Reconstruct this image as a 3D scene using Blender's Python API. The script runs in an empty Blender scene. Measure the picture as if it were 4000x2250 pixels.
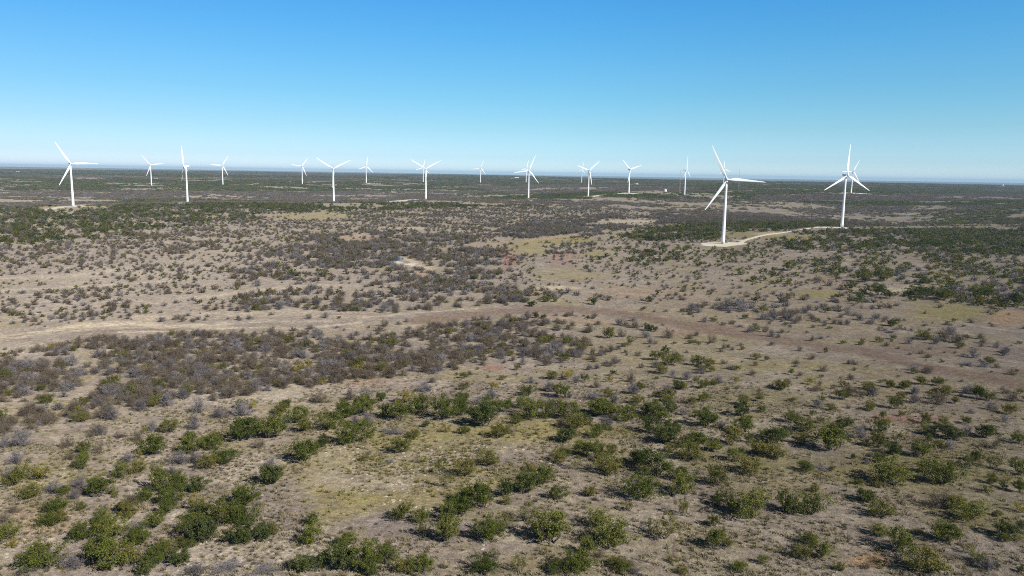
import bpy, math, random
import numpy as np
from mathutils import Matrix, Vector

R = math.radians
random.seed(7)
rng = np.random.default_rng(11)
S = bpy.context.scene
COL = S.collection

# ------------------------------------------------------------------ camera
W0, F0, CX, CY = 2576.0, 1900.0, 1288.0, 724.5        # measured on the photo at 2576 px width
PITCH, ROLL, ZC = math.atan((CY - 437.0) / F0), 0.0155, 80.0
CAMP = np.array([0.0, 0.0, ZC])
FW = np.array([0, math.cos(PITCH), -math.sin(PITCH)])
R0 = np.array([1.0, 0, 0]); U0 = np.array([0, math.sin(PITCH), math.cos(PITCH)])
RT = R0 * math.cos(ROLL) + U0 * math.sin(ROLL)
UP = U0 * math.cos(ROLL) - R0 * math.sin(ROLL)
cd = bpy.data.cameras.new('camera'); cam = bpy.data.objects.new('camera', cd); COL.objects.link(cam)
cam.matrix_world = Matrix(((RT[0], UP[0], -FW[0], 0), (RT[1], UP[1], -FW[1], 0), (RT[2], UP[2], -FW[2], ZC), (0, 0, 0, 1)))
cd.sensor_fit = 'HORIZONTAL'; cd.sensor_width = 36.0; cd.lens = 36.0 * F0 / W0
cd.clip_start = 1.0; cd.clip_end = 300000.0
S.camera = cam

# ------------------------------------------------------------------ sky, sun, exposure
SUN_EL = R(36.0)
SUN_DIR = Vector((0.78 * math.cos(SUN_EL), -0.626 * math.cos(SUN_EL), math.sin(SUN_EL))).normalized()
world = bpy.data.worlds.new('World'); S.world = world; world.use_nodes = True
nt = world.node_tree; nt.nodes.clear()
sky = nt.nodes.new('ShaderNodeTexSky'); sky.sky_type = 'NISHITA'; sky.sun_disc = False
sky.sun_elevation = SUN_EL; sky.sun_rotation = math.atan2(SUN_DIR.x, SUN_DIR.y)
sky.altitude = 450; sky.air_density = 1.0; sky.dust_density = 0.25; sky.ozone_density = 2.0
bg = nt.nodes.new('ShaderNodeBackground'); bg.inputs['Strength'].default_value = 0.10
wo = nt.nodes.new('ShaderNodeOutputWorld')
# clear dry November air: the low sky stays blue instead of yellowing
SKYT = [(0.0, (.78, 1.02, 1.5)), (.02, (.58, .83, 1.22)), (.06, (.49, .77, .98)), (.10, (.41, .78, .97)), (.135, (.37, .80, 1.02)), (.17, (.315, .81, 1.07)), (.21, (.27, .81, 1.13)), (.5, (.30, .35, .37))]
wtc = nt.nodes.new('ShaderNodeTexCoord'); wsx = nt.nodes.new('ShaderNodeSeparateXYZ'); wmr = nt.nodes.new('ShaderNodeMapRange'); wmr.inputs[2].default_value = 0.5
wcr = nt.nodes.new('ShaderNodeValToRGB'); wmx = nt.nodes.new('ShaderNodeMix'); wmx.data_type = 'RGBA'; wmx.blend_type = 'MULTIPLY'; wmx.inputs[0].default_value = 1
for k_, (z_, c_) in enumerate(SKYT):
    e_ = wcr.color_ramp.elements[k_] if k_ < 2 else wcr.color_ramp.elements.new(z_ * 2)
    e_.position = z_ * 2; e_.color = (*c_, 1)
L_ = nt.links
L_.new(wtc.outputs['Generated'], wsx.inputs[0]); L_.new(wsx.outputs[2], wmr.inputs[0]); L_.new(wmr.outputs[0], wcr.inputs[0])
L_.new(sky.outputs[0], wmx.inputs[6]); L_.new(wcr.outputs[0], wmx.inputs[7]); wax = nt.nodes.new('ShaderNodeMapRange'); wax.inputs[1].default_value = .05; wax.inputs[2].default_value = -.55
wm2 = nt.nodes.new('ShaderNodeMix'); wm2.data_type = 'RGBA'; wm2.inputs[6].default_value = (1, 1, 1, 1); wm2.inputs[7].default_value = (.92, .84, .86, 1)
wm3 = nt.nodes.new('ShaderNodeMix'); wm3.data_type = 'RGBA'; wm3.blend_type = 'MULTIPLY'; wm3.inputs[0].default_value = 1
L_.new(wsx.outputs[0], wax.inputs[0]); L_.new(wax.outputs[0], wm2.inputs[0]); L_.new(wmx.outputs[2], wm3.inputs[6]); L_.new(wm2.outputs[2], wm3.inputs[7])
L_.new(wm3.outputs[2], bg.inputs[0]); L_.new(bg.outputs[0], wo.inputs[0])
ld = bpy.data.lights.new('sun', 'SUN'); ld.energy = 4.9; ld.angle = R(0.53); ld.color = (1.0, 0.95, 0.87)
sun = bpy.data.objects.new('sun', ld); COL.objects.link(sun)
sun.rotation_euler = SUN_DIR.to_track_quat('Z', 'Y').to_euler(); sun.location = (300, -300, 400)
S.view_settings.view_transform = 'Standard'; S.view_settings.look = 'None'
S.view_settings.exposure = 0.45; S.view_settings.gamma = 1.0
S.render.engine = 'CYCLES'
S.cycles.max_bounces = 5; S.cycles.diffuse_bounces = 2; S.cycles.glossy_bounces = 2
S.cycles.transmission_bounces = 3; S.cycles.volume_bounces = 0; S.cycles.transparent_max_bounces = 4
S.cycles.use_denoising = False; S.cycles.filter_width = 1.05; S.cycles.use_adaptive_sampling = False

# ------------------------------------------------------------------ helpers: noise, projection
def _h(ix, iy, seed):
    n = (ix.astype(np.int64) * 374761393 + iy.astype(np.int64) * 668265263 + seed * 974634777) & 0x7fffffff
    n = ((n ^ (n >> 13)) * 1274126177) & 0x7fffffff
    n = (n ^ (n >> 16)) & 0xffff
    return n / 65535.0

def vnoise(x, y, seed=0):
    ix = np.floor(x); iy = np.floor(y); fx = x - ix; fy = y - iy
    fx = fx * fx * (3 - 2 * fx); fy = fy * fy * (3 - 2 * fy)
    a = _h(ix, iy, seed); b = _h(ix + 1, iy, seed); c = _h(ix, iy + 1, seed); d = _h(ix + 1, iy + 1, seed)
    return (a + (b - a) * fx) * (1 - fy) + (c + (d - c) * fx) * fy

def fbm(x, y, seed=0, o=3):
    s = 0; a = 1.0; t = 0
    for k in range(o):
        s = s + a * vnoise(x * 2 ** k + 13.7 * k, y * 2 ** k - 7.1 * k, seed + k); t += a; a *= 0.5
    return s / t - 0.5

def sstep(a, b, x):
    t = np.clip((x - a) / (b - a), 0, 1); return t * t * (3 - 2 * t)

def project(x, y, z):
    dx, dy, dz = x, y, z - ZC
    d = dx * FW[0] + dy * FW[1] + dz * FW[2]
    dd = np.where(np.abs(d) < 1e-3, 1e-3, d)
    px = CX + F0 * (dx * RT[0] + dy * RT[1] + dz * RT[2]) / dd
    py = CY - F0 * (dx * UP[0] + dy * UP[1] + dz * UP[2]) / dd
    return px, py, d

def rayd(px, py):
    px = np.asarray(px, float); py = np.asarray(py, float)
    a = (px - CX) / F0; b = -(py - CY) / F0
    return np.stack([FW[i] + a * RT[i] + b * UP[i] for i in range(3)], -1)

# ------------------------------------------------------------------ terrain height
# turbines: base x,y and hub x,y in photo pixels (4000 wide), yaw towards the right, blade angle, hidden-base flag
TURB = [  # (hubx,huby,basex,basey, yaw, blade, label)
 (276.4, 642.3, 286.5, 807.2, 12, 121, 'white wind turbine on a grassy rise, its rotor shadow beside it, outermost at left'),
 (588.1, 645.8, 592.0, 725.7, 6, 128, 'small distant white wind turbine standing between the first tall turbine and the edge-on one'),
 (720.9, 652.0, 732.9, 792.5, -80, 108, 'white wind turbine seen edge-on, one blade straight up, its nacelle in profile'),
 (868.0, 646.9, 870.7, 723.0, 12, 57, 'small white wind turbine just beyond the edge-on one, one blade pointing level'),
 (1179.3, 649.6, 1180.9, 720.7, 15, 53, 'small white wind turbine next to the solitary Y-shaped one, lower blade slanting away'),
 (1302.0, 660.9, 1304.0, 790.6, 3, 147, 'white wind turbine with rotor in a wide Y, standing alone on its pale pad'),
 (1430.9, 650.0, 1430.5, 715.3, 30, 79, 'small distant white wind turbine between the two Y-shaped rotors, upper blade nearly upright'),
 (1654.1, 654.7, 1653.0, 712.9, 22, 77, 'faint distant white wind turbine half hidden behind the Y-shaped rotor at mid ridge'),
 (1663.4, 660.9, 1663.4, 778.9, 3, 149, 'white wind turbine with rotor in a Y crossing a fainter turbine, above a curved track'),
 (1876.9, 657.0, 1876.6, 715.2, 8, 69, 'small distant white wind turbine standing alone near the centre of the skyline'),
 (2056.7, 657.8, 2054.7, 713.7, 42, 74, 'faint distant white wind turbine overlapped by a larger turbine near the centre'),
 (2065.2, 667.5, 2064.1, 775.8, 15, 68, 'white wind turbine near the centre, its level blade crossing a smaller turbine'),
 (2273.7, 660.9, 2271.7, 715.2, 66, 75, 'faint distant turbine with a narrow rotor behind the turbine beside the square pad'),
 (2300.9, 667.5, 2297.7, 767.3, 30, 41, 'white wind turbine with one blade down along its tower before a faint narrow turbine'),
 (2460.8, 663.2, 2456.1, 756.4, 38, 137, 'white wind turbine with rotor in a lopsided Y, on a short pad in dark scrub'),
 (2680.1, 665.6, 2673.5, 764.2, 74, 92, 'slim white wind turbine seen nearly edge-on between two thin masts'),
 (2838.5, 704.4, 2823.8, 951.7, 10, 116.5, 'largest white wind turbine, on the wide pale gravel pad at the start of the road'),
 (2830.7, 660.9, 2826.0, 717.0, 42, 98, 'faint distant white wind turbine mostly hidden behind the largest one'),
 (3308.6, 688.5, 3288.0, 888.4, 37, 90, 'second largest white wind turbine, one blade straight up, ending the gravel road'),
 (3332.7, 670.2, 3324.5, 755.6, 33, 63, "smaller white wind turbine partly overlapped by the one at the gravel road's end"),
 (4118.0, 692.0, 4108.0, 818.0, 10, 176, 'white wind turbine cut off by the frame, only a level blade tip showing'),
]
K4 = 0.644
def turb_ground(t):
    hx, hy, bx, by = [v * K4 for v in t[:4]]
    D = 80.0 * F0 / math.hypot(hx - bx, hy - by)
    p = CAMP + rayd(bx, by) * D
    return p

def base_noise(x, y):
    r = np.hypot(x, y)
    z = 2.2 * fbm(x / 90, y / 90, 3, 2) * sstep(60, 300, r)
    z = z + 6.0 * fbm(x / 330, y / 330, 9, 2) * sstep(150, 900, r)
    z = z + 26.0 * fbm(x / 1900, y / 1300, 21, 3) * sstep(1700, 4000, r)
    return z

CTRL = []   # azimuth-tangent u, forward distance y, height z
for u, y, z in [(0, 50, 12), (-.5, 50, 12), (.5, 50, 12), (-.9, 60, 12), (.9, 60, 12), (0, 130, 11), (-.5, 130, 11), (.5, 130, 9), (-.9, 150, 9), (.9, 150, 7),
                (0, 200, 6), (-.5, 220, 1), (.5, 220, 4), (0, 300, -3), (-.5, 330, -7), (.5, 300, 0), (-.4, 420, -8), (0, 430, -8), (.4, 420, -5),
                (-.9, 450, -8), (.9, 450, -4), (0, 600, -6), (-.4, 650, -5), (.5, 650, -4), (0, 900, -3), (-.35, 1050, 0), (.52, 900, -2), (.2, 760, -7), (.9, 900, 0), (-.9, 1000, 2),
                (.25, 1500, -9), (.55, 1650, -9), (0.02, 1450, -1), (-.55, 1900, -14), (-.25, 2250, -12), (.0, 2500, -6), (-.5, 3200, 17), (.45, 2050, 0),
                (-.9, 2500, 0), (.9, 2500, 0), (.5, 3500, 30), (.2, 5000, 42), (.5, 5600, 47), (0, 6000, 43), (-.3, 6000, 38), (-.6, 6000, 34), (.9, 6000, 45), (-.9, 6000, 30),
                (.3, 8500, 30), (.6, 8500, 24), (0, 9000, 44), (-.5, 12000, 54), (-.2, 11000, 50), (.5, 14000, 5), (.1, 16000, 25), (-.5, 20000, 50), (.5, 25000, 10), (0, 30000, 25),
                (-.5, 45000, 40), (.5, 45000, 20), (0, 60000, 20), (.9, 20000, 10), (-.9, 20000, 50)]:
    CTRL.append((u * y, y, z))
for t in TURB:
    p = turb_ground(t); CTRL.append(tuple(p))
for k_, (a_, b_) in enumerate([(830, 270), (960, 235), (1080, 210), (1300, 181), (1500, 152), (1650, 128)]):     # the road climbs steadily
    D_ = 960 + 185 * ((a_ - 690) / 1190.0); CTRL.append(tuple(CAMP + rayd((2700 + a_ / 3.68) * .644, (860 + b_ / 3.68) * .644) * D_))
CTRL = np.array(CTRL)
def _map(x, y):
    r = np.hypot(x, y); a = np.clip(np.arctan2(x, y), -0.85, 0.85)
    return a * 2.2, np.log(np.maximum(r, 45.0))
_ca, _cs = _map(CTRL[:, 0], CTRL[:, 1])
def _ker(d2): return np.where(d2 > 0, 0.5 * d2 * np.log(np.maximum(d2, 1e-12)), 0)
_n = len(CTRL)
_A = np.zeros((_n + 3, _n + 3))
_A[:_n, :_n] = _ker((_ca[:, None] - _ca) ** 2 + (_cs[:, None] - _cs) ** 2) + np.eye(_n) * 1e-4
_P = np.stack([np.ones(_n), _ca, _cs], 1); _A[:_n, _n:] = _P; _A[_n:, :_n] = _P.T
_w = np.linalg.solve(_A, np.concatenate([CTRL[:, 2] - base_noise(CTRL[:, 0], CTRL[:, 1]), [0, 0, 0]]))
def height(x, y):
    x = np.asarray(x, float); y = np.asarray(y, float); sh = x.shape
    x = x.ravel(); y = y.ravel(); out = np.zeros(x.shape)
    for i in range(0, len(x), 200000):
        xs, ys = x[i:i + 200000], y[i:i + 200000]
        a, s = _map(xs, ys); s = np.minimum(s, math.log(60000))
        acc = _w[_n] + _w[_n + 1] * a + _w[_n + 2] * s
        for k in range(_n):
            acc = acc + _w[k] * _ker((a - _ca[k]) ** 2 + (s - _cs[k]) ** 2)
        out[i:i + 200000] = acc + base_noise(xs, ys)
    return out.reshape(sh)

def ground_at(px, py):
    """points of the terrain under photo pixels (2576-wide measure)"""
    d = rayd(px, py); d = d.reshape(-1, 3); n = len(d)
    t = np.geomspace(60, 60000, 520)
    hit = np.full(n, np.nan); prev = np.full(n, 1.0)
    X = d[:, 0][:, None] * t; Y = d[:, 1][:, None] * t
    dz = ZC + d[:, 2][:, None] * t - height(X, Y)
    for i in range(n):
        k = np.argmax(dz[i] < 0)
        if dz[i, k] < 0 and k > 0:
            f = dz[i, k - 1] / (dz[i, k - 1] - dz[i, k]); hit[i] = t[k - 1] + f * (t[k] - t[k - 1])
        else: hit[i] = 60000
    P = CAMP + d * hit[:, None]
    return P, hit

def inpoly(px, py, poly):
    c = np.zeros(px.shape, bool); n = len(poly); j = n - 1
    for i in range(n):
        xi, yi = poly[i]; xj, yj = poly[j]
        m = ((yi > py) != (yj > py)) & (px < (xj - xi) * (py - yi) / ((yj - yi) or 1e-9) + xi)
        c ^= m; j = i
    return c

def link_mesh(name, me, mat=None, parent=None, loc=None):
    o = bpy.data.objects.new(name, me); COL.objects.link(o)
    if mat is not None and not me.materials: me.materials.append(mat)
    if parent is not None: o.parent = parent
    if loc is not None: o.location = loc
    return o

def tag(o, label=None, cat=None, group=None, kind=None):
    if label: o['label'] = label
    if cat: o['category'] = cat
    if group: o['group'] = group
    if kind: o['kind'] = kind
    return o

def empty(name, loc, rz=0.0):
    o = bpy.data.objects.new(name, None); COL.objects.link(o); o.location = loc; o.rotation_euler = (0, 0, rz)
    o.empty_display_size = 1.0
    return o

def mesh_np(name, V, faces_n, idx, smooth=False):
    """V (n,3), every face has faces_n corners, idx flat corner list"""
    me = bpy.data.meshes.new(name)
    V = np.asarray(V, np.float32); idx = np.asarray(idx, np.int32).ravel(); nf = len(idx) // faces_n
    me.vertices.add(len(V)); me.vertices.foreach_set('co', V.ravel())
    me.loops.add(len(idx)); me.loops.foreach_set('vertex_index', idx)
    me.polygons.add(nf)
    me.polygons.foreach_set('loop_start', np.arange(nf, dtype=np.int32) * faces_n)
    me.polygons.foreach_set('loop_total', np.full(nf, faces_n, np.int32))
    if smooth: me.polygons.foreach_set('use_smooth', np.ones(nf, bool))
    me.update(calc_edges=True); me.validate()
    return me

class MB:
    def __init__(s): s.v = []; s.f = []
    def ring_loft(s, rings, cap=True):
        b = len(s.v); n = len(rings[0])
        for r in rings: s.v += [tuple(p) for p in r]
        for k in range(len(rings) - 1):
            for i in range(n):
                j = (i + 1) % n
                s.f.append((b + k * n + i, b + k * n + j, b + (k + 1) * n + j, b + (k + 1) * n + i))
        if cap:
            s.f.append(tuple(b + i for i in range(n - 1, -1, -1)))
            s.f.append(tuple(b + (len(rings) - 1) * n + i for i in range(n)))
        return s
    def tube(s, pts, rad, n=6, cap=True):
        pts = [np.asarray(p, float) for p in pts]; rings = []
        for i, p in enumerate(pts):
            t = pts[min(i + 1, len(pts) - 1)] - pts[max(i - 1, 0)]; t = t / (np.linalg.norm(t) + 1e-9)
            a = np.cross(t, (0.31, 0.95, 0.07)); a /= np.linalg.norm(a) + 1e-9; b = np.cross(t, a)
            rr = rad[i] if hasattr(rad, '__len__') else rad
            rings.append([p + rr * (math.cos(2 * math.pi * k / n) * a + math.sin(2 * math.pi * k / n) * b) for k in range(n)])
        return s.ring_loft(rings, cap)
    def box(s, c, d, bev=0.0):
        x, y, z = c; a, b, h = d[0] / 2, d[1] / 2, d[2] / 2
        e = min(bev, a * .9, b * .9)
        if e > 0:
            pr = [(a - e, -b), (a, -b + e), (a, b - e), (a - e, b), (-a + e, b), (-a, b - e), (-a, -b + e), (-a + e, -b)]
            q = [((a - e) / a, (b - e) / b)]
            rings = []
            for zz, k in ((-h, 1), (h - e, 1), (h, 0)):
                if k: rings.append([(x + p[0], y + p[1], z + zz) for p in pr])
                else: rings.append([(x + p[0] * (1 - e / a), y + p[1] * (1 - e / b), z + zz) for p in pr])
            return s.ring_loft(rings)
        return s.ring_loft([[(x + p, y + q, z + zz) for p, q in ((a, -b), (a, b), (-a, b), (-a, -b))] for zz in (-h, h)])
    def mesh(s, name, smooth=False):
        me = bpy.data.meshes.new(name); me.from_pydata(s.v, [], s.f)
        if smooth: me.polygons.foreach_set('use_smooth', [True] * len(me.polygons))
        me.update(); return me
    def build(s, name, mat, parent=None, smooth=False, loc=None): return link_mesh(name, s.mesh(name, smooth), mat, parent, loc)

# ------------------------------------------------------------------ materials
def newmat(name):
    m = bpy.data.materials.new(name); m.use_nodes = True; n = m.node_tree.nodes; n.clear()
    out = n.new('ShaderNodeOutputMaterial'); return m, m.node_tree, out

def plain(name, col, rough=0.6, var=0.12, scale=1.5, metal=0.0):
    m, t, out = newmat(name)
    b = t.nodes.new('ShaderNodeBsdfPrincipled'); b.inputs['Roughness'].default_value = rough; b.inputs['Metallic'].default_value = metal
    tc = t.nodes.new('ShaderNodeTexCoord'); no = t.nodes.new('ShaderNodeTexNoise'); no.inputs['Scale'].default_value = scale; no.inputs['Detail'].default_value = 5
    mr = t.nodes.new('ShaderNodeMapRange'); mr.inputs[3].default_value = 1 - var; mr.inputs[4].default_value = 1 + var
    mx = t.nodes.new('ShaderNodeMix'); mx.data_type = 'RGBA'; mx.blend_type = 'MULTIPLY'; mx.inputs[0].default_value = 1
    mx.inputs[6].default_value = (*col, 1)
    t.links.new(tc.outputs['Object'], no.inputs['Vector']); t.links.new(no.outputs[0], mr.inputs[0])
    t.links.new(mr.outputs[0], mx.inputs[7]); t.links.new(mx.outputs[2], b.inputs['Base Color']); t.links.new(b.outputs[0], out.inputs[0])
    return m

def leafmat(name, col, col2, trans=0.18, rough=0.7):
    """leaf or twig colour that differs from plant to plant and from clump to clump"""
    m, t, out = newmat(name)
    oi = t.nodes.new('ShaderNodeObjectInfo'); tc = t.nodes.new('ShaderNodeTexCoord')
    no = t.nodes.new('ShaderNodeTexNoise'); no.inputs['Scale'].default_value = 1.3; no.inputs['Detail'].default_value = 4
    t.links.new(tc.outputs['Object'], no.inputs['Vector'])
    ad = t.nodes.new('ShaderNodeMath'); ad.operation = 'ADD'
    m1 = t.nodes.new('ShaderNodeMapRange'); m1.inputs[1].default_value = .3; m1.inputs[2].default_value = .7; m1.inputs[3].default_value = -.3; m1.inputs[4].default_value = .3
    t.links.new(no.outputs[0], m1.inputs[0]); t.links.new(m1.outputs[0], ad.inputs[0]); t.links.new(oi.outputs['Random'], ad.inputs[1])
    mx = t.nodes.new('ShaderNodeMix'); mx.data_type = 'RGBA'; mx.inputs[6].default_value = (*col, 1); mx.inputs[7].default_value = (*col2, 1)
    t.links.new(ad.outputs[0], mx.inputs[0])
    d = t.nodes.new('ShaderNodeBsdfDiffuse'); t.links.new(mx.outputs[2], d.inputs[0])
    if trans > 0:
        tr = t.nodes.new('ShaderNodeBsdfTranslucent'); t.links.new(mx.outputs[2], tr.inputs[0])
        ms = t.nodes.new('ShaderNodeMixShader'); ms.inputs[0].default_value = trans
        t.links.new(d.outputs[0], ms.inputs[1]); t.links.new(tr.outputs[0], ms.inputs[2]); t.links.new(ms.outputs[0], out.inputs[0])
    else: t.links.new(d.outputs[0], out.inputs[0])
    return m

M = {
 'g': leafmat('leaf_green', (.062, .082, .016), (.152, .158, .036)),
 'o': leafmat('leaf_olive', (.088, .096, .022), (.168, .150, .042)),
 'y': leafmat('leaf_yellow', (.25, .205, .035), (.19, .17, .035)),
 'd': leafmat('leaf_dark', (.058, .074, .024), (.098, .110, .034)),
 'b': leafmat('twig_grey', (.125, .110, .112), (.225, .202, .202), 0.0),
 'n': leafmat('twig_brown', (.120, .094, .074), (.178, .142, .100), 0.1),
 'bark': plain('bark', (.095, .078, .065), .9, .3, 3),
 'white': plain('turbine_white', (.87, .87, .86), .35, .03, .15),
 'shade': plain('nacelle_white', (.80, .81, .81), .4, .04, .3),
 'steel': plain('galvanised_steel', (.42, .43, .44), .45, .1, 2, .4),
 'green_box': plain('cabinet_green', (.10, .14, .11), .5, .08, 2),
 'concrete': plain('concrete', (.46, .43, .38), .9, .12, 1),
 'gravel': plain('caliche_gravel', (.60, .52, .40), .95, .16, .22),
 'wallw': plain('painted_wall', (.72, .71, .68), .7, .06, .8),
 'roofw': plain('metal_roof', (.62, .64, .65), .4, .08, .5),
 'roofd': plain('shingle_roof', (.22, .20, .19), .9, .15, .8),
 'teal': plain('teal_panel', (.10, .33, .30), .6, .08, .8),
 'glass': plain('dark_window', (.05, .06, .07), .15, .05, 1),
 'rock': plain('limestone', (.36, .31, .24), .9, .2, 1.2),
}

# ------------------------------------------------------------------ ground: one sheet to the horizon
def terrain_grid():
    fine = np.linspace(R(-43), R(43), 1100)
    left = np.linspace(R(-180), R(-43), 90)[:-1]; right = np.linspace(R(43), R(180), 90)[1:-1]
    az = np.concatenate([left, fine, right])
    rr = np.concatenate([[4, 12, 25, 40, 55, 70, 84], np.geomspace(95, 700, 300), np.geomspace(710, 3000, 210)[1:], np.geomspace(3050, 45000, 180)])
    return az, rr
AZ, RRAD = terrain_grid()
gx = RRAD[:, None] * np.sin(AZ)[None]; gy = RRAD[:, None] * np.cos(AZ)[None]
gz = height(gx, gy)
def sheet_z(x, y):
    """height of the ground MESH (bilinear on its grid) at x, y"""
    r = np.hypot(x, y); a = np.arctan2(x, y)
    i = np.clip(np.searchsorted(RRAD, r) - 1, 0, len(RRAD) - 2); j = np.clip(np.searchsorted(AZ, a) - 1, 0, len(AZ) - 2)
    fr = np.clip((r - RRAD[i]) / (RRAD[i + 1] - RRAD[i]), 0, 1); fa = np.clip((a - AZ[j]) / (AZ[j + 1] - AZ[j]), 0, 1)
    return (gz[i, j] * (1 - fr) + gz[i + 1, j] * fr) * (1 - fa) + (gz[i, j + 1] * (1 - fr) + gz[i + 1, j + 1] * fr) * fa

TAN = (.222, .184, .146); YG = (.205, .175, .072); OLV = (.150, .135, .060); PUR = (.172, .143, .130); SAND = (.37, .31, .23)
WMUD = (.56, .50, .42); RED = (.235, .125, .105); BRN = (.155, .110, .086); ORA = (.30, .195, .115); PALE = (.285, .242, .196); FGRN = (.105, .104, .068)
# soil and grass patches: centre px, half sizes px, colour, strength
PATCH = [
 (1000, 1180, 330, 110, YG, .5), (1350, 1085, 300, 30, YG, .8), (1000, 1090, 200, 30, YG, .5), (1180, 1150, 190, 16, PALE, .8), (850, 1265, 130, 50, YG, .6), (920, 1210, 120, 35, PALE, .5),
 (1040, 1325, 170, 45, PUR, .9), (1330, 1165, 120, 30, PUR, .7), (720, 1270, 90, 70, PUR, .7), (780, 1400, 140, 50, PALE, .6), (560, 1410, 150, 60, PALE, .75), (640, 1190, 90, 45, PALE, .6),
 (420, 1290, 70, 30, PALE, .5), (100, 1310, 100, 40, ORA, .35), (150, 1200, 150, 60, YG, .25), (1700, 1330, 300, 60, PALE, .4), (2150, 1330, 200, 70, PALE, .3), (2200, 1410, 75, 18, ORA, .9),
 (1900, 1170, 250, 40, OLV, .5), (2300, 1180, 260, 60, OLV, .65), (500, 720, 750, 130, (.215, .180, .155), .5), (2000, 780, 500, 70, (.215, .172, .12), .5), (2350, 1000, 300, 80, (.20, .16, .10), .45), (2420, 1010, 120, 30, PUR, .5), (2280, 1055, 110, 12, RED, .6), (2330, 1100, 90, 20, BRN, .5), (2450, 1290, 150, 60, OLV, .45),
 (1500, 990, 350, 30, TAN, .4), (600, 990, 330, 28, PALE, .6), (350, 1060, 330, 40, TAN, .4), (940, 966, 75, 7, RED, .85), (1240, 922, 40, 8, RED, .75), (860, 975, 60, 5, RED, .5),
 (1280, 650, 22, 28, RED, .8), (1420, 648, 40, 18, RED, .6), (1330, 625, 60, 20, YG, .6), (1420, 605, 100, 9, YG, .8), (1500, 655, 90, 26, TAN, .6), (1420, 690, 90, 20, YG, .4),
 (1395, 724, 60, 5, SAND, .85), (1600, 735, 130, 12, ORA, .3), (1500, 640, 40, 7, YG, .7), (2235, 731, 55, 8, SAND, .95), (2300, 722, 40, 6, SAND, .6), (2390, 788, 115, 26, YG, .75),
 (2480, 760, 70, 16, OLV, .5), (2540, 800, 60, 20, ORA, .6), (2060, 740, 70, 8, YG, .8), (2330, 690, 60, 6, YG, .6), (2090, 705, 60, 5, RED, .4), (2320, 880, 200, 22, BRN, .55), (2150, 860, 150, 12, YG, .4),
 (1830, 850, 60, 14, YG, .35), (1950, 920, 160, 16, YG, .5), (1880, 590, 75, 7, YG, .9), (1940, 588, 50, 5, SAND, .7), (2010, 598, 90, 9, YG, .8), (1830, 622, 90, 5, OLV, .4), (2240, 574, 70, 3.5, YG, .9), (2420, 572, 160, 3, YG, .7),
 (2070, 535, 70, 3, ORA, .8), (1800, 540, 130, 5, YG, .5), (1560, 556, 70, 4, SAND, .5), (1560, 545, 110, 6, PALE, .6), (1600, 565, 50, 3, SAND, .9), (780, 545, 120, 9, YG, .55), (900, 600, 60, 12, ORA, .35),
 (1020, 575, 80, 4, SAND, .45), (1230, 560, 130, 12, TAN, .6), (350, 740, 400, 60, PALE, .25), (120, 780, 200, 40, PALE, .3), (600, 660, 260, 40, PALE, .3), (300, 690, 200, 25, PALE, .5), (1000, 745, 120, 8, PALE, .5),
 (180, 520, 60, 3, YG, .8), (260, 517, 40, 3, YG, .9), (120, 522, 50, 3, YG, .7), (700, 792, 250, 12, SAND, .3), (380, 800, 60, 9, SAND, .5), (40, 880, 60, 25, PALE, .8), (420, 850, 120, 10, PALE, .5),
 (1060, 690, 25, 10, ORA, .4), (1640, 880, 260, 40, YG, .35), (1750, 830, 120, 12, RED, .3), (2250, 1130, 60, 15, PUR, .6), (900, 520, 120, 4, YG, .4), (2540, 940, 90, 14, BRN, .5), (1920, 1000, 150, 20, OLV, .4)]
# dry creek beds, cattle tracks: px points, half width px, colour, strength
LINES = [
 ([(-60, 856), (60, 844), (150, 826), (230, 818)], 5, SAND, .8), ([(0, 852), (90, 838)], 1.6, BRN, .8), ([(150, 826), (300, 812), (420, 822), (560, 818)], 6, SAND, .9),
 ([(-60, 870), (250, 835), (420, 832), (700, 818), (860, 812), (1010, 800), (1150, 790), (1270, 782)], 9, PUR, .3), ([(-60, 862), (250, 826), (420, 823), (640, 810), (830, 808)], 3, PALE, .8), ([(300, 836), (470, 834), (600, 824), (760, 826), (900, 812)], 2, SAND, .7), ([(560, 798), (700, 800), (860, 790), (1010, 792)], 1.6, BRN, .6), ([(180, 838), (330, 829), (480, 828)], 1.5, BRN, .6), ([(900, 800), (1060, 786), (1200, 776)], 2, SAND, .6),
 ([(1050, 806), (1250, 786), (1330, 778), (1450, 778), (1600, 793), (1720, 815), (1850, 838), (2010, 862), (2180, 888), (2300, 918), (2450, 945), (2620, 975)], 10, BRN, .85),
 ([(1300, 800), (1400, 802), (1560, 815)], 3, ORA, .5), ([(340, 768), (450, 752), (560, 740), (700, 722), (800, 718), (900, 720)], 3, PALE, .7), ([(500, 752), (620, 735), (760, 722)], 2.5, SAND, .4),
 ([(-60, 735), (120, 725), (260, 718), (420, 708)], 2, SAND, .5), ([(1640, 1420), (1690, 1370), (1712, 1300), (1750, 1255)], 2.2, PALE, .9), ([(1690, 1400), (1697, 1350)], 1.6, BRN, .7),
 ([(2390, 796), (2400, 806), (2440, 818), (2520, 830), (2620, 842)], 2.2, PALE, .8), ([(1020, 652), (1080, 675), (1100, 690)], 4, SAND, .7), ([(1000, 660), (1040, 668)], 3.5, WMUD, .7),
 ([(2300, 797), (2360, 800)], 1.5, PALE, .7), ([(0, 700), (160, 695), (300, 680)], 2, SAND, .4), ([(1450, 592), (1300, 608), (1150, 625)], 2, ORA, .6), ([(1480, 565), (1560, 560), (1650, 556)], 1.6, SAND, .7),
 ([(620, 1010), (760, 990), (900, 975), (1040, 962)], 9, PALE, .5), ([(480, 1110), (620, 1060)], 5, PALE, .3), ([(2150, 575), (2400, 574), (2620, 580)], 1.2, SAND, .35)]

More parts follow.
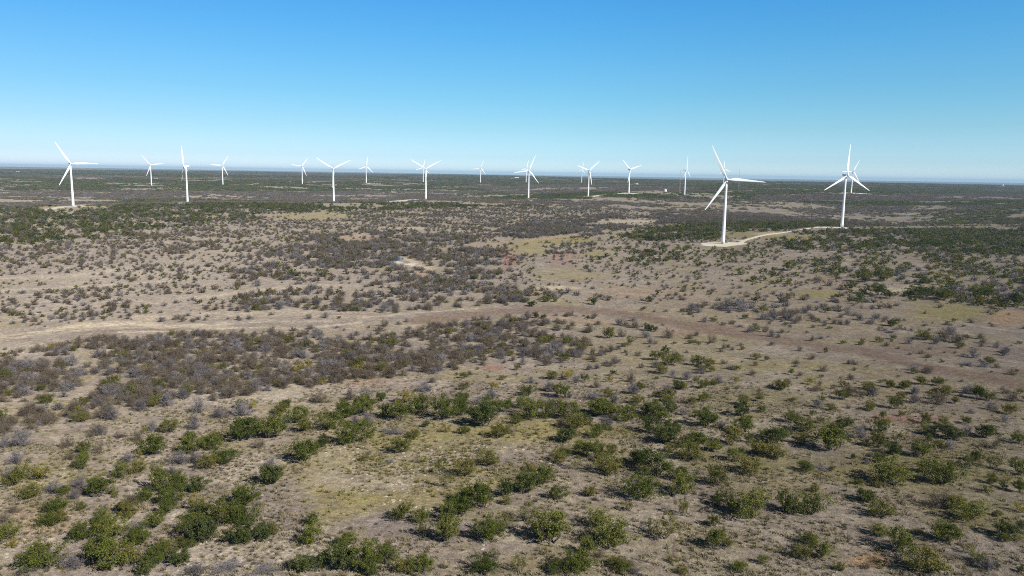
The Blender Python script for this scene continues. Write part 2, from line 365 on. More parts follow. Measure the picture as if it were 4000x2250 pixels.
def paint(x, y, px, py, r):
    w1 = fbm(x / 14, y / 14, 51, 3); w2 = fbm(x / 14 + 40, y / 14, 52, 3)
    big = fbm(x / 120, y / 120, 61, 3); mid = fbm(x / 28, y / 28, 62, 3); sm = fbm(x / 6, y / 6, 63, 2)
    c = np.empty(x.shape + (3,)); c[:] = TAN
    def mix(c, col, a): return c + (np.asarray(col) - c) * a[..., None]
    c = mix(c, PUR, np.clip(.35 + 1.3 * mid + .9 * big, 0, .85))
    c = mix(c, OLV, np.clip(-.05 - 1.4 * big + 1.1 * sm, 0, .6) * sstep(700, 1000, py))
    c = mix(c, YG, np.clip(-.02 + 1.9 * fbm(x / 20, y / 20, 70, 3), 0, .6))
    c = mix(c, PALE, np.clip(.1 + 2.0 * fbm(x / 10, y / 10, 71, 3), 0, .6))
    vis = (py > 440) & (px > -700) & (px < 3300)
    for cx, cy, rx, ry, col, st in PATCH:
        d = np.hypot((px - cx + rx * .7 * w1) / rx, (py - cy + ry * .9 * w2) / ry)
        c = mix(c, col, st * (1 - sstep(.55, 1.25, d + .5 * sm)) * vis)
    for pts, hw, col, st in LINES:
        best = np.full(x.shape, 9.0)
        for (ax, ay), (bx, by) in zip(pts[:-1], pts[1:]):
            m = (px > min(ax, bx) - 60) & (px < max(ax, bx) + 60) & (py > min(ay, by) - 40) & (py < max(ay, by) + 40)
            if not m.any(): continue
            qx = px[m] + 14 * w1[m]; qy = py[m] + hw * 1.1 * w2[m]
            t = np.clip(((qx - ax) * (bx - ax) + (qy - ay) * (by - ay)) / ((bx - ax) ** 2 + (by - ay) ** 2), 0, 1)
            d = np.hypot((qx - ax - t * (bx - ax)) * .35, qy - ay - t * (by - ay)) / hw
            best[m] = np.minimum(best[m], d)
        c = mix(c, col, st * (1 - sstep(.35, 1.4, best + 1.0 * sm + .6 * mid)))
    # far country: scrub cover is told by broad bands of green and dun
    far = sstep(3200, 5200, r)
    band = fbm(x / 1500, y / 600, 81, 3)
    c2 = np.empty_like(c); c2[:] = FGRN
    c2 = mix(c2, (.15, .122, .10), np.clip(.25 + 2.2 * band, 0, 1)); c2 = mix(c2, (.25, .20, .15), np.clip(-.40 + 2.4 * fbm(x / 700, y / 260, 83, 3), 0, .9))
    return c + (c2 - c) * far[..., None]

gpx, gpy, gd = project(gx, gy, gz)
gpy = np.where(gd > 1, gpy, -9999.0)
gcol = paint(gx, gy, gpx, gpy, np.hypot(gx, gy))
nr, na = gx.shape
V = np.stack([gx, gy, gz], -1).reshape(-1, 3)
ii = np.arange(nr - 1)[:, None] * na; jj = np.arange(na - 1)[None]
q = np.stack([ii + jj, ii + jj + 1, ii + na + jj + 1, ii + na + jj], -1)[..., ::-1].reshape(-1, 4)
close = np.stack([np.arange(nr - 1) * na + na - 1, np.arange(nr - 1) * na, np.arange(1, nr) * na, np.arange(1, nr) * na + na - 1], -1)[..., ::-1]
me = mesh_np('ground', V, 4, np.concatenate([q, close]), True)
ca = me.color_attributes.new('soil', 'FLOAT_COLOR', 'POINT')
ca.data.foreach_set('color', np.concatenate([gcol.reshape(-1, 3), np.ones((nr * na, 1))], 1).astype(np.float32).ravel())
rocky = np.zeros(nr * na, np.float32)
fx, fy = gpx.ravel(), gpy.ravel()
for cx, cy, rx, ry in [(980, 1180, 330, 100), (1180, 1150, 230, 30), (820, 1400, 240, 70), (640, 1190, 100, 60), (560, 1410, 160, 70), (430, 1290, 120, 50), (60, 1400, 120, 80), (1050, 1290, 200, 60)]:
    rocky = np.maximum(rocky, 1 - sstep(.4, 1.2, np.hypot((fx - cx) / rx, (fy - cy) / ry)))
at_ = me.attributes.new('rocky', 'FLOAT', 'POINT'); at_.data.foreach_set('value', rocky.astype(np.float32))

def ground_material():
    m, t, out = newmat('ground'); N = t.nodes; L = t.links
    tc = N.new('ShaderNodeTexCoord'); vc = N.new('ShaderNodeAttribute'); vc.attribute_name = 'soil'
    def noise(scale, detail=4, rough=.6, dist=0):
        n = N.new('ShaderNodeTexNoise'); n.inputs['Scale'].default_value = scale; n.inputs['Detail'].default_value = detail
        n.inputs['Roughness'].default_value = rough; n.inputs['Distortion'].default_value = dist; L.new(tc.outputs['Object'], n.inputs['Vector']); return n
    def rng_(src, a, b, c, d):
        r = N.new('ShaderNodeMapRange'); r.inputs[1].default_value = a; r.inputs[2].default_value = b; r.inputs[3].default_value = c; r.inputs[4].default_value = d
        L.new(src, r.inputs[0]); return r.outputs[0]
    def mix(a, b, f, mode='MIX'):
        x = N.new('ShaderNodeMix'); x.data_type = 'RGBA'; x.blend_type = mode
        for s, v in ((6, a), (7, b)):
            if isinstance(v, tuple): x.inputs[s].default_value = (*v, 1)
            else: L.new(v, x.inputs[s])
        if isinstance(f, float): x.inputs[0].default_value = f
        else: L.new(f, x.inputs[0])
        return x.outputs[2]
    c = vc.outputs['Color']
    n1 = noise(.55, 5, .62); n2 = noise(2.1, 4, .7); n3 = noise(.12, 4, .6)
    c = mix(c, rng_(n1.outputs[0], .3, .7, .60, 1.38), 1.0, 'MULTIPLY')
    c = mix(c, rng_(n2.outputs[0], .3, .7, .52, 1.46), 1.0, 'MULTIPLY')
    c = mix(c, rng_(n3.outputs[0], .3, .7, .86, 1.14), 1.0, 'MULTIPLY')
    # dark low weeds and dead stalks in flecks
    n4 = noise(.9, 3, .75, .4); c = mix(c, (.10, .085, .055), rng_(n4.outputs[0], .60, .70, 0, .42))
    n5 = noise(.42, 3, .7, .3); c = mix(c, (.17, .155, .06), rng_(n5.outputs[0], .58, .72, 0, .5))
    n7 = noise(.2, 4, .7, .5); c = mix(c, (.135, .108, .096), rng_(n7.outputs[0], .50, .64, 0, .45))
    # limestone showing through
    vo = N.new('ShaderNodeTexVoronoi'); vo.inputs['Scale'].default_value = .95; vo.inputs['Randomness'].default_value = 1
    mp = N.new('ShaderNodeMapping'); mp.inputs['Scale'].default_value = (.8, 1.5, 1); L.new(tc.outputs['Object'], mp.inputs[0]); L.new(mp.outputs[0], vo.inputs['Vector'])
    st = rng_(vo.outputs['Distance'], .20, .27, 1, 0)
    ra = N.new('ShaderNodeAttribute'); ra.attribute_name = 'rocky'
    n6 = noise(.25, 2); mm = N.new('ShaderNodeMath'); mm.operation = 'MULTIPLY'; L.new(st, mm.inputs[0]); L.new(ra.outputs['Fac'], mm.inputs[1])
    m2 = N.new('ShaderNodeMath'); m2.operation = 'MULTIPLY'; L.new(mm.outputs[0], m2.inputs[0]); L.new(rng_(n6.outputs[0], .42, .6, 0, .8), m2.inputs[1])
    c = mix(c, (.36, .31, .24), m2.outputs[0])
    b = N.new('ShaderNodeBsdfDiffuse'); L.new(c, b.inputs[0]); b.inputs['Roughness'].default_value = 1
    bu = N.new('ShaderNodeBump'); bu.inputs['Strength'].default_value = .8; bu.inputs['Distance'].default_value = .5
    L.new(n2.outputs[0], bu.inputs['Height']); L.new(bu.outputs[0], b.inputs['Normal']); L.new(b.outputs[0], out.inputs[0])
    return m
ground = link_mesh('ground', me, ground_material()); tag(ground, 'dry scrub rangeland ground of tan grass and bare soil', 'ground', kind='structure')

# ------------------------------------------------------------------ pond, gravel pads and roads
def drape(name, outline, lift, skirt, mat):
    """a thin slab lying on the ground: outline is a list of (x, y) left and right edge pairs"""
    pts = np.array(outline); z = sheet_z(pts[..., 0], pts[..., 1]) + lift
    n = len(pts); m = pts.shape[1]; v = []; f = []
    for i in range(n):
        for k in range(m): v.append((pts[i, k, 0], pts[i, k, 1], z[i, k]))
    for i in range(n - 1):
        for k in range(m - 1): f.append((i * m + k, (i + 1) * m + k, (i + 1) * m + k + 1, i * m + k + 1))
    edge = [i * m for i in range(n)] + [(n - 1) * m + k for k in range(1, m)] + [i * m + m - 1 for i in range(n - 2, -1, -1)] + [k for k in range(m - 2, 0, -1)]
    b = len(v); v += [(v[e][0], v[e][1], v[e][2] - skirt) for e in edge]
    for i in range(len(edge)):
        j = (i + 1) % len(edge); f.append((edge[i], edge[j], b + j, b + i))
    me = bpy.data.meshes.new(name); me.from_pydata(v, [], f); me.update()
    import bmesh
    bm = bmesh.new(); bm.from_mesh(me); bmesh.ops.recalc_face_normals(bm, faces=bm.faces); bm.to_mesh(me); bm.free()
    return link_mesh(name, me, mat)

def resample(P, step):
    P = np.asarray(P, float); out = [P[0]]
    for a, b in zip(P[:-1], P[1:]):
        n = max(1, int(np.linalg.norm(b - a) / step)); out += [a + (b - a) * (k + 1) / n for k in range(n)]
    Q = np.array(out)
    for _ in range(3): Q[1:-1] = (Q[:-2] + 2 * Q[1:-1] + Q[2:]) / 4
    return Q

ROADXY = []  # centre lines kept clear of plants
def road(px, width, label, lift=.3):
    P, _ = ground_at([p[0] for p in px], [p[1] for p in px]); Q = resample(P[:, :2], 6.0)
    T = np.gradient(Q, axis=0); T /= np.linalg.norm(T, axis=1)[:, None] + 1e-9; Nn = np.stack([-T[:, 1], T[:, 0]], 1)
    k = np.arange(len(Q)); wv = width * (1 + .25 * np.sin(k * .7) * .5 + .1 * rng.standard_normal(len(Q)).cumsum() / np.sqrt(k + 4))
    row = np.stack([Q + Nn * (wv * s)[:, None] for s in (-.5, -.17, .17, .5)], 1)
    o = drape('gravel_road', row, lift, 1.2, M['gravel']); tag(o, label, 'road', kind='structure'); ROADXY.append((Q, width))
    return o

def pad(t, rx, ry, rot, label, off=(0, 0)):
    p = turb_ground(t); cx, cy = p[0] + off[0], p[1] + off[1]; rows = []
    for k in range(49):
        a = 2 * math.pi * k / 48; w = 1 + .09 * math.sin(3 * a + cx) + .06 * math.sin(5 * a + cy) + .04 * math.sin(9 * a)
        row = []
        for s in (0.0, .33, .66, 1.0):
            u, v = rx * math.cos(a) * w * s, ry * math.sin(a) * w * s
            row.append((cx + u * math.cos(rot) - v * math.sin(rot), cy + u * math.sin(rot) + v * math.cos(rot)))
        rows.append(row)
    o = drape('gravel_pad', rows, .22, 1.2, M['gravel']); tag(o, label, 'gravel pad', kind='structure')
    ROADXY.append((np.array([(cx, cy)]), 2 * max(rx, ry)))
    return o

def z4(ox, oy, s, pts): return [((ox + a / s) * K4, (oy + b / s) * K4) for a, b in pts]
road(z4(2700, 860, 3.68, [(690, 345), (740, 302), (830, 270), (960, 235), (1080, 210), (1300, 181), (1500, 152), (1650, 128), (1760, 110), (1880, 100), (2040, 98)]), 5.6, 'pale gravel road linking the two largest wind turbines')
road(z4(2700, 860, 3.68, [(600, 290), (680, 287), (740, 296)]), 4, 'short gravel spur looping off the pale road by the largest turbine')
road(z4(0, 480, 2.576, [(440, 880), (520, 864), (600, 851), (680, 840), (740, 838), (800, 832), (880, 825), (990, 818)]), 22, 'gravel track passing the foot of the turbine at the left end')
road(z4(0, 480, 2.576, [(1590, 806), (1720, 807), (1860, 806)]), 24, 'gravel track beside the edge-on turbine')
road(z4(1000, 480, 2.576, [(345, 800), (520, 800), (700, 801), (770, 801)]), 28, 'gravel track leading to the solitary Y-shaped turbine')
road(z4(1000, 480, 2.576, [(1300, 806), (1400, 792), (1500, 780), (1600, 772), (1700, 771)]), 40, 'curved pale gravel track below the Y-shaped turbine at mid ridge')
road(z4(2000, 480, 2.576, [(800, 742), (860, 732), (930, 725)]), 22, 'gravel track climbing away from the square pad')
road(z4(2000, 480, 2.576, [(190, 762), (260, 755), (350, 750)]), 26, 'gravel track right behind the central turbine')
pad(TURB[16], 26, 28, .2, 'wide pale gravel pad round the largest turbine', (-5, -10))
pad(TURB[18], 26, 22, .3, 'pale gravel pad at the far end of the gravel road', (-16, -6))
pad(TURB[0], 20, 28, 0, 'small gravel pad at the foot of the turbine at the left end')
for k, rx, ry, ox, lab in ((8, 34, 40, -10, 'gravel pad of the Y-shaped turbine at mid ridge'), (11, 30, 44, -16, 'gravel pad of the central turbine'), (13, 44, 52, -10, 'square gravel pad under the turbine with one blade down'),
                           (14, 34, 44, -8, 'short gravel pad in dark scrub'), (19, 55, 46, 22, 'gravel pad of the smaller turbine overlapped at the road end'), (6, 50, 44, 26, 'far gravel pad of the turbine between the Y-shaped rotors'), (5, 26, 28, -8, 'gravel pad of the solitary Y-shaped turbine')):
    pad(TURB[k], rx, ry, 0, lab, (ox, 0))

# pond
P, _ = ground_at([982, 1012], [651, 655.5]); pc = P.mean(0); rows = []
for k in range(41):
    a = 2 * math.pi * k / 40; w = 1 + .15 * math.sin(2 * a + 1) + .08 * math.sin(3 * a)
    rows.append([(pc[0] + 5.5 * w * s * math.cos(a), pc[1] + 15 * w * s * math.sin(a)) for s in (0, .4, .75, 1)])
wm, t_, out = newmat('pond_water'); b_ = t_.nodes.new('ShaderNodeBsdfPrincipled'); b_.inputs['Base Color'].default_value = (.07, .09, .11, 1); b_.inputs['Roughness'].default_value = .08
t_.links.new(b_.outputs[0], out.inputs[0])
pond = drape('pond_water', rows, 0.0, 1.0, wm)
zz = float(sheet_z(pc[0:1], pc[1:2])[0]) + .35
for v in pond.data.vertices: v.co.z = zz if v.co.z > zz - 5 and v.index < 41 * 4 else zz - 1.5
tag(pond, 'small blue stock pond in the grey thorn scrub', 'water', kind='structure')

# ------------------------------------------------------------------ wind turbines
HUB = 80.0; BL = 46.5
def circ(r, z, n=28, cx=0, cy=0): return [(cx + r * math.cos(2 * math.pi * k / n), cy + r * math.sin(2 * math.pi * k / n), z) for k in range(n)]
def tower_mesh():
    b = MB(); rings = []
    for k, z in enumerate(np.linspace(0, HUB - 2.0, 13)):
        rings.append(circ(2.35 - (2.35 - 1.42) * (z / (HUB - 2)) ** .9, z))
    b.ring_loft(rings)
    for z in (26, 52):                                     # flanges between the tower sections
        r = 2.35 - .93 * (z / 78) ** .9; b.ring_loft([circ(r + .05, z - .12), circ(r + .05, z + .12)])
    return b.mesh('tower', True)
def nacelle_mesh():
    rings = []
    for y, w, h, dz in [(-2.3, 1.35, 1.3, 0), (-2.0, 1.6, 1.55, .05), (-.5, 1.8, 1.8, .1), (2.5, 1.85, 1.85, .15), (5.2, 1.8, 1.65, .35), (6.6, 1.65, 1.35, .6), (7.0, 1.35, 1.0, .75)]:
        ring = []
        for k in range(20):
            a = 2 * math.pi * k / 20; c, s = math.cos(a), math.sin(a)
            ring.append((w * math.copysign(abs(c) ** .55, c), y, HUB + dz + h * math.copysign(abs(s) ** .55, s)))
        rings.append(ring[::-1])
    b = MB().ring_loft(rings)
    return b.mesh('nacelle', True)
def vane_mesh():
    b = MB(); b.box((0, 5.8, HUB + 2.6), (2.2, 1.0, .9), .12); b.tube([(-.7, 6.2, HUB + 2.9), (-.7, 6.2, HUB + 4.6)], .07); b.tube([(.7, 6.2, HUB + 2.9), (.7, 6.2, HUB + 4.3)], .07); b.tube([(-.7, 6.2, HUB + 4.3), (.7, 6.2, HUB + 4.2)], .05)
    return b.mesh('weather_mast')
def hub_mesh():
    rings = []
    for y, r in [(-1.2, 1.3), (-1.6, 1.62), (-2.8, 1.7), (-3.8, 1.6), (-4.6, 1.2), (-5.1, .65), (-5.3, .12)]:
        rings.append([(r * math.cos(2 * math.pi * k / 20), y - 1.1, HUB + .1 + r * math.sin(2 * math.pi * k / 20)) for k in range(20)])
    return MB().ring_loft(rings).mesh('hub', True)
BY = -4.2
def blade_mesh():
    """blade standing along +Z from the hub axis, trailing bulge towards -X"""
    st = [(0.9, 1.0, 1.0, .5), (2.2, 1.05, 1.0, .5), (4.5, 1.7, .80, .45), (7.5, 2.75, .52, .37), (10.0, 3.25, .36, .33), (14, 3.0, .28, .31), (20, 2.55, .22, .30), (28, 1.95, .18, .30), (36, 1.42, .16, .30), (42, 1.02, .15, .3), (45.3, .65, .14, .32), (BL, .22, .16, .4)]
    rings = []
    for z, chord, th, le in st:
        if z < 3: chord = 1.95 / 1.2
        tw = -R(8) * max(0, 1 - z / 34)
        ring = []
        for k in range(16):
            a = 2 * math.pi * k / 16; x = 1.2 * chord * (math.cos(a) * .5) ; xx = x + 1.2 * chord * (.5 - le) * -1.0
            t = th * chord * .5 * math.sin(a) * (1 if z < 3 else (.55 + .45 * math.cos(a) * 1))
            y = t
            ring.append((xx * math.cos(tw) - y * math.sin(tw), xx * math.sin(tw) + y * math.cos(tw) - .0012 * z * z * .4, z))
        rings.append(ring)
    return MB().ring_loft(rings).mesh('blade', True)
def door_mesh():
    b = MB(); b.box((0, -2.38, 3.0), (1.1, .25, 2.3), .1); return b.mesh('door')
def stairs_mesh():
    b = MB()
    for k in range(9): b.box((0, -2.9 - .30 * k, 1.8 - .21 * k), (1.5, .3, .08))
    for s in (-.75, .75): b.tube([(s, -2.6, 2.9), (s, -5.5, 1.0)], .06); b.tube([(s, -2.6, 1.9), (s, -2.6, 2.9)], .06); b.tube([(s, -5.5, 0.0), (s, -5.5, 1.0)], .06)
    return b.mesh('stairs')
def base_mesh():
    return MB().ring_loft([circ(3.1, -2.0), circ(3.1, .28), circ(2.95, .38)]).mesh('foundation')
PM = dict(tower=(tower_mesh(), 'white'), nacelle=(nacelle_mesh(), 'shade'), weather_mast=(vane_mesh(), 'steel'), hub=(hub_mesh(), 'shade'), blade=(blade_mesh(), 'white'),
          door=(door_mesh(), 'shade'), stairs=(stairs_mesh(), 'steel'), foundation=(base_mesh(), 'concrete'))
for k_, (me_, mt_) in PM.items(): me_.materials.append(M[mt_])
TP = []
for t in TURB:
    p = turb_ground(t); zg = float(sheet_z(p[0:1], p[1:2])[0]); TP.append(p)
    phi = math.atan2(p[0], p[1]); root = empty('wind_turbine', (p[0], p[1], zg + .1), -phi + R(t[4]))
    tag(root, t[6], 'wind turbine', 'white wind turbines on the ridges')
    def part(n, parent=root):
        o = bpy.data.objects.new(n, PM[n][0]); COL.objects.link(o); o.parent = parent; return o
    part('foundation'); tw = part('tower'); part('door', tw); st = part('stairs', tw)
    na_ = part('nacelle'); part('weather_mast', na_); part('hub')
    for k in range(3):
        o = part('blade'); o.location = (0, BY, HUB + .1); o.rotation_mode = 'ZYX'; o.rotation_euler = (0, R(90 - t[5] - 120 * k), R(72 if t[4] == -80 else 0))

def near_turb(i, dx, dy): p = TP[i]; return (p[0] + dx, p[1] + dy, float(sheet_z(np.array([p[0] + dx]), np.array([p[1] + dy]))[0]) + .25)
def cabinet(i, dx, dy, lab):
    r = empty('transformer_cabinet', near_turb(i, dx, dy), .2); tag(r, lab, 'transformer cabinet', 'transformer cabinets beside the turbines')
    MB().box((0, 0, 1.05), (2.2, 1.9, 2.1), .12).build('housing', M['green_box'], r)
    b = MB()
    for s in (-.55, .55): b.box((s, -.97, 1.05), (.95, .06, 1.7), .02)
    b.build('door', M['green_box'], r); MB().box((0, 0, -.2), (2.8, 2.5, .6), .06).build('plinth', M['concrete'], r)
    b = MB()
    for k in range(6): b.box((1.2, -.6 + .24 * k, 1.0), (.2, .06, 1.3))
    b.build('cooling_fins', M['green_box'], r)
cabinet(0, 7.5, 2, 'dark transformer cabinet at the foot of the turbine at the left end')
cabinet(16, 5.2, 2.5, 'dark transformer cabinet against the base of the largest turbine')
cabinet(18, -5.5, 2, 'dark transformer cabinet at the base of the road-end turbine')
cabinet(2, -9, 3, 'small pale transformer cabinet beside the edge-on turbine')

# ------------------------------------------------------------------ masts, tanks and far buildings
def place(px, py, D=None):
    P, t = ground_at([px], [py]); p = P[0]; return np.array([p[0], p[1], float(sheet_z(p[0:1], p[1:2])[0])])
def mast(px, py, hgt, lab):
    p = place(px, py); r = empty('met_mast', p); tag(r, lab, 'met mast', 'thin met masts in the far scrub')
    b = MB(); s = .55
    for k in range(3):
        a = 2 * math.pi * k / 3; b.tube([(s * math.cos(a), s * math.sin(a), -.5), (s * math.cos(a), s * math.sin(a), hgt)], .11, 5)
    n = int(hgt / 1.6)
    for i in range(n):
        for k in range(3):
            a0 = 2 * math.pi * (k + i % 2) / 3; a1 = 2 * math.pi * (k + 1 - i % 2) / 3
            b.tube([(s * math.cos(a0), s * math.sin(a0), i * 1.6), (s * math.cos(a1), s * math.sin(a1), i * 1.6 + 1.6)], .05, 3)
    b.build('lattice', M['steel'], r)
    for k in range(3):
        a = 2 * math.pi * k / 3 + .4; g = MB()
        for f in (.35, .68, .98): g.tube([(0, 0, hgt * f), (hgt * .55 * math.cos(a), hgt * .55 * math.sin(a), -1)], .025, 3)
        g.build('guy_wires', M['steel'], r)
    b = MB()
    for z in (hgt * .6, hgt * .98): b.tube([(-1.8, 0, z), (1.8, 0, z)], .06, 4); b.tube([(-1.8, 0, z), (-1.8, 0, z + .8)], .06, 4); b.tube([(1.8, 0, z), (1.8, 0, z + .8)], .06, 4)
    b.build('boom', M['steel'], r)
mast(1709, 486, 76, 'thin grey lattice mast close to the slim edge-on turbine')
mast(1857, 482, 80, 'thin grey lattice mast rising behind the level blade of the largest turbine')

def house(px, py, w, d, h, lab, cat, name, wall, roof, rz=0.0, group=None):
    p = place(px, py); r = empty(name, p, rz); tag(r, lab, cat, group)
    MB().box((0, 0, h / 2 - .5), (w, d, h + 1)).build('wall', M[wall], r)
    e = .5; ht = d * .24; b = MB(); x = w / 2 + e; y = d / 2 + e
    b.v = [(-x, -y, h - .1), (x, -y, h - .1), (x, y, h - .1), (-x, y, h - .1), (-x, 0, h + ht), (x, 0, h + ht)]; b.f = [(0, 1, 5, 4), (2, 3, 4, 5), (1, 2, 5), (3, 0, 4), (3, 2, 1, 0)]
    b.build('roof', M[roof], r)
    n = max(2, int(w / 5))
    for k in range(n):
        xx = -w / 2 + w * (k + .5) / n
        MB().box((xx, -d / 2 - .04, h * .55), (1.4, .12, 1.3), .02).build('window', M['glass'], r)
    MB().box((w * .04 + .9, -d / 2 - .05, 1.05), (1.2, .14, 2.1), .02).build('door', M['teal'], r)
    return r
house(1300, 448.6, 34.5, 13.5, 5.2, 'long white metal shed on the far plain', 'shed', 'metal_shed', 'wallw', 'roofw', .1, 'pale buildings on the far plain')
house(1289, 449.6, 15.0, 9.0, 3.8, 'short white shed beside the long shed on the far plain', 'shed', 'metal_shed', 'wallw', 'roofw', .1, 'pale buildings on the far plain')
house(1597, 463.0, 19.5, 9.0, 3.8, 'low white farmhouse in dark scrub behind the lopsided-Y turbine', 'farmhouse', 'farmhouse', 'wallw', 'roofd', .2, 'pale buildings on the far plain')
house(1603, 463.6, 9.0, 7.5, 3.8, 'small white outbuilding next to the low farmhouse', 'outbuilding', 'outbuilding', 'wallw', 'roofw', .1, 'pale buildings on the far plain')
house(45, 433.2, 20.4, 9.6, 4.2, 'tiny white ranch house far off at the left end of the plain', 'farmhouse', 'farmhouse', 'wallw', 'roofw', .3, 'pale buildings on the far plain')
house(392, 450.5, 15.6, 7.2, 3.6, 'small pale barn just right of the second turbine', 'barn', 'barn', 'wallw', 'roofw', -.2, 'pale buildings on the far plain')
house(382, 451.2, 8.4, 5.4, 2.4, 'low pale outbuilding by the small barn', 'outbuilding', 'outbuilding', 'wallw', 'roofd', -.1, 'pale buildings on the far plain')

def tank(px, py, rad, h, lab, leg=0, group=None, cat='storage tank', name='storage_tank'):
    p = place(px, py); r = empty(name, p); tag(r, lab, cat, group)
    MB().ring_loft([circ(rad, leg, 24), circ(rad, leg + h, 24)]).build('shell', M['wallw'], r, False)
    MB().ring_loft([circ(rad * 1.02, leg + h - .02, 24), circ(rad * .5, leg + h + rad * .3, 24), circ(.3, leg + h + rad * .42, 24)]).build('tank_roof', M['roofw'], r, True)
    if leg:
        for k in range(4):
            a = math.pi / 4 + k * math.pi / 2; MB().tube([(rad * 1.1 * math.cos(a), rad * 1.1 * math.sin(a), -1), (rad * .8 * math.cos(a), rad * .8 * math.sin(a), leg + .5)], .25, 6).build('leg', M['steel'], r)
    b = MB(); 
    for s in (-.25, .25): b.tube([(s, -rad - .25, 0), (s, -rad - .25, leg + h)], .05, 4)
    for k in range(int((leg + h) / .6)): b.tube([(-.25, -rad - .25, .4 + .6 * k), (.25, -rad - .25, .4 + .6 * k)], .04, 4)
    b.build('ladder', M['steel'], r)
tank(1673, 482.0, 5.5, 7, 'short white storage tank in scrub below the slim edge-on turbine', 0, 'white tanks in the far scrub')
tank(1327, 444.0, 6, 11, 'white elevated water tank on the far skyline right of the Y-shaped rotor', 16, 'white tanks in the far scrub')
tank(2522, 471.0, 5, 9, 'white silo tank alone on the far plain at the right end', 10, 'white tanks in the far scrub')

def container(px, py):
    p = place(px, py); r = empty('office_trailer', p, -.35); tag(r, 'white roofed teal trailer in brown scrub beyond the gravel road', 'trailer')
    MB().box((0, 0, 2.1), (13, 4.2, 2.8), .12).build('body', M['teal'], r); MB().box((0, 0, 3.75), (13.5, 4.7, .5), .1).build('roof', M['roofw'], r)
    for k in range(4): MB().box((-4.8 + 3.2 * k, -2.14, 2.3), (1.5, .12, 1.1), .02).build('window', M['glass'], r)
    for sx in (-4.5, 4.5):
        for sy in (-1.7, 1.7):
            b = MB(); b.ring_loft([[(sx + .55 * math.cos(a), sy - .15 + y, .5 + .55 * math.sin(a)) for a in np.linspace(0, 2 * math.pi, 15)[:-1]] for y in (0, .3)]); b.build('wheel', M['glass'], r)
    b = MB(); b.tube([(6.5, 0, .8), (8.2, 0, .7)], .12, 6); b.tube([(8.0, 0, .7), (8.0, 0, -.3)], .1, 6); b.build('tow_bar', M['steel'], r)
container(2284, 543.5)

# ------------------------------------------------------------------ plants: unit models (crown 1 m wide footprints are scaled per plant)
def rand_dir(n, g):
    v = g.standard_normal((n, 3)); return v / np.linalg.norm(v, axis=1)[:, None]
def quads_at(c, size, g, flat=0.0, asp=1.0):
    """one small leaf-clump face at each centre, random tilt"""
    n = len(c); a = rand_dir(n, g); nrm = rand_dir(n, g); nrm[:, 2] = np.abs(nrm[:, 2]) + flat
    nrm /= np.linalg.norm(nrm, axis=1)[:, None]
    u = np.cross(nrm, a); u /= np.linalg.norm(u, axis=1)[:, None] + 1e-9; v = np.cross(nrm, u)
    s = (size * g.uniform(.6, 1.35, n))[:, None] * .5
    k = g.uniform(.55, 1.0, n)[:, None] * asp
    V = np.stack([c - u * s, c - v * s * k + u * s * .2, c + u * s, c + v * s * k - u * s * .15], 1).reshape(-1, 3)
    return V
def strips(a, b, w, g):
    """thin twig faces from a to b, turned any way about their length"""
    d = b - a; L = np.linalg.norm(d, axis=1)[:, None] + 1e-9; s = np.cross(d / L, rand_dir(len(a), g)); s /= np.linalg.norm(s, axis=1)[:, None] + 1e-9
    w = np.asarray(w).reshape(-1, 1) * .5
    return np.stack([a - s * w, a + s * w, b + s * w * .45, b - s * w * .45], 1).reshape(-1, 3)
def qmesh(name, parts):
    V = np.concatenate(parts); return mesh_np(name, V, 4, np.arange(len(V)))

def crown_puffs(g, w, h, n, low, lobes):
    """centres and radii of leaf clumps: a few lobes, ragged outline"""
    out = []
    L = [np.array([0, 0, 0])] + [np.array([g.uniform(-.3, .3) * w, g.uniform(-.3, .3) * w, g.uniform(-.12, .16) * h]) for _ in range(lobes)]
    while len(out) < n:
        l = L[g.integers(len(L))]; d = rand_dir(1, g)[0]; rad = g.uniform(.25, 1.0) ** .5
        k = .36 if lobes else .5
        p = l + d * rad * np.array([w * k, w * k, h * (.40 if lobes else .44)])
        p[2] += h * .54
        if p[2] < h * low or p[2] > h * 1.08: continue
        out.append((p, g.uniform(.055, .135) * w * (1.15 if lobes == 0 else 1.0)))
    return out

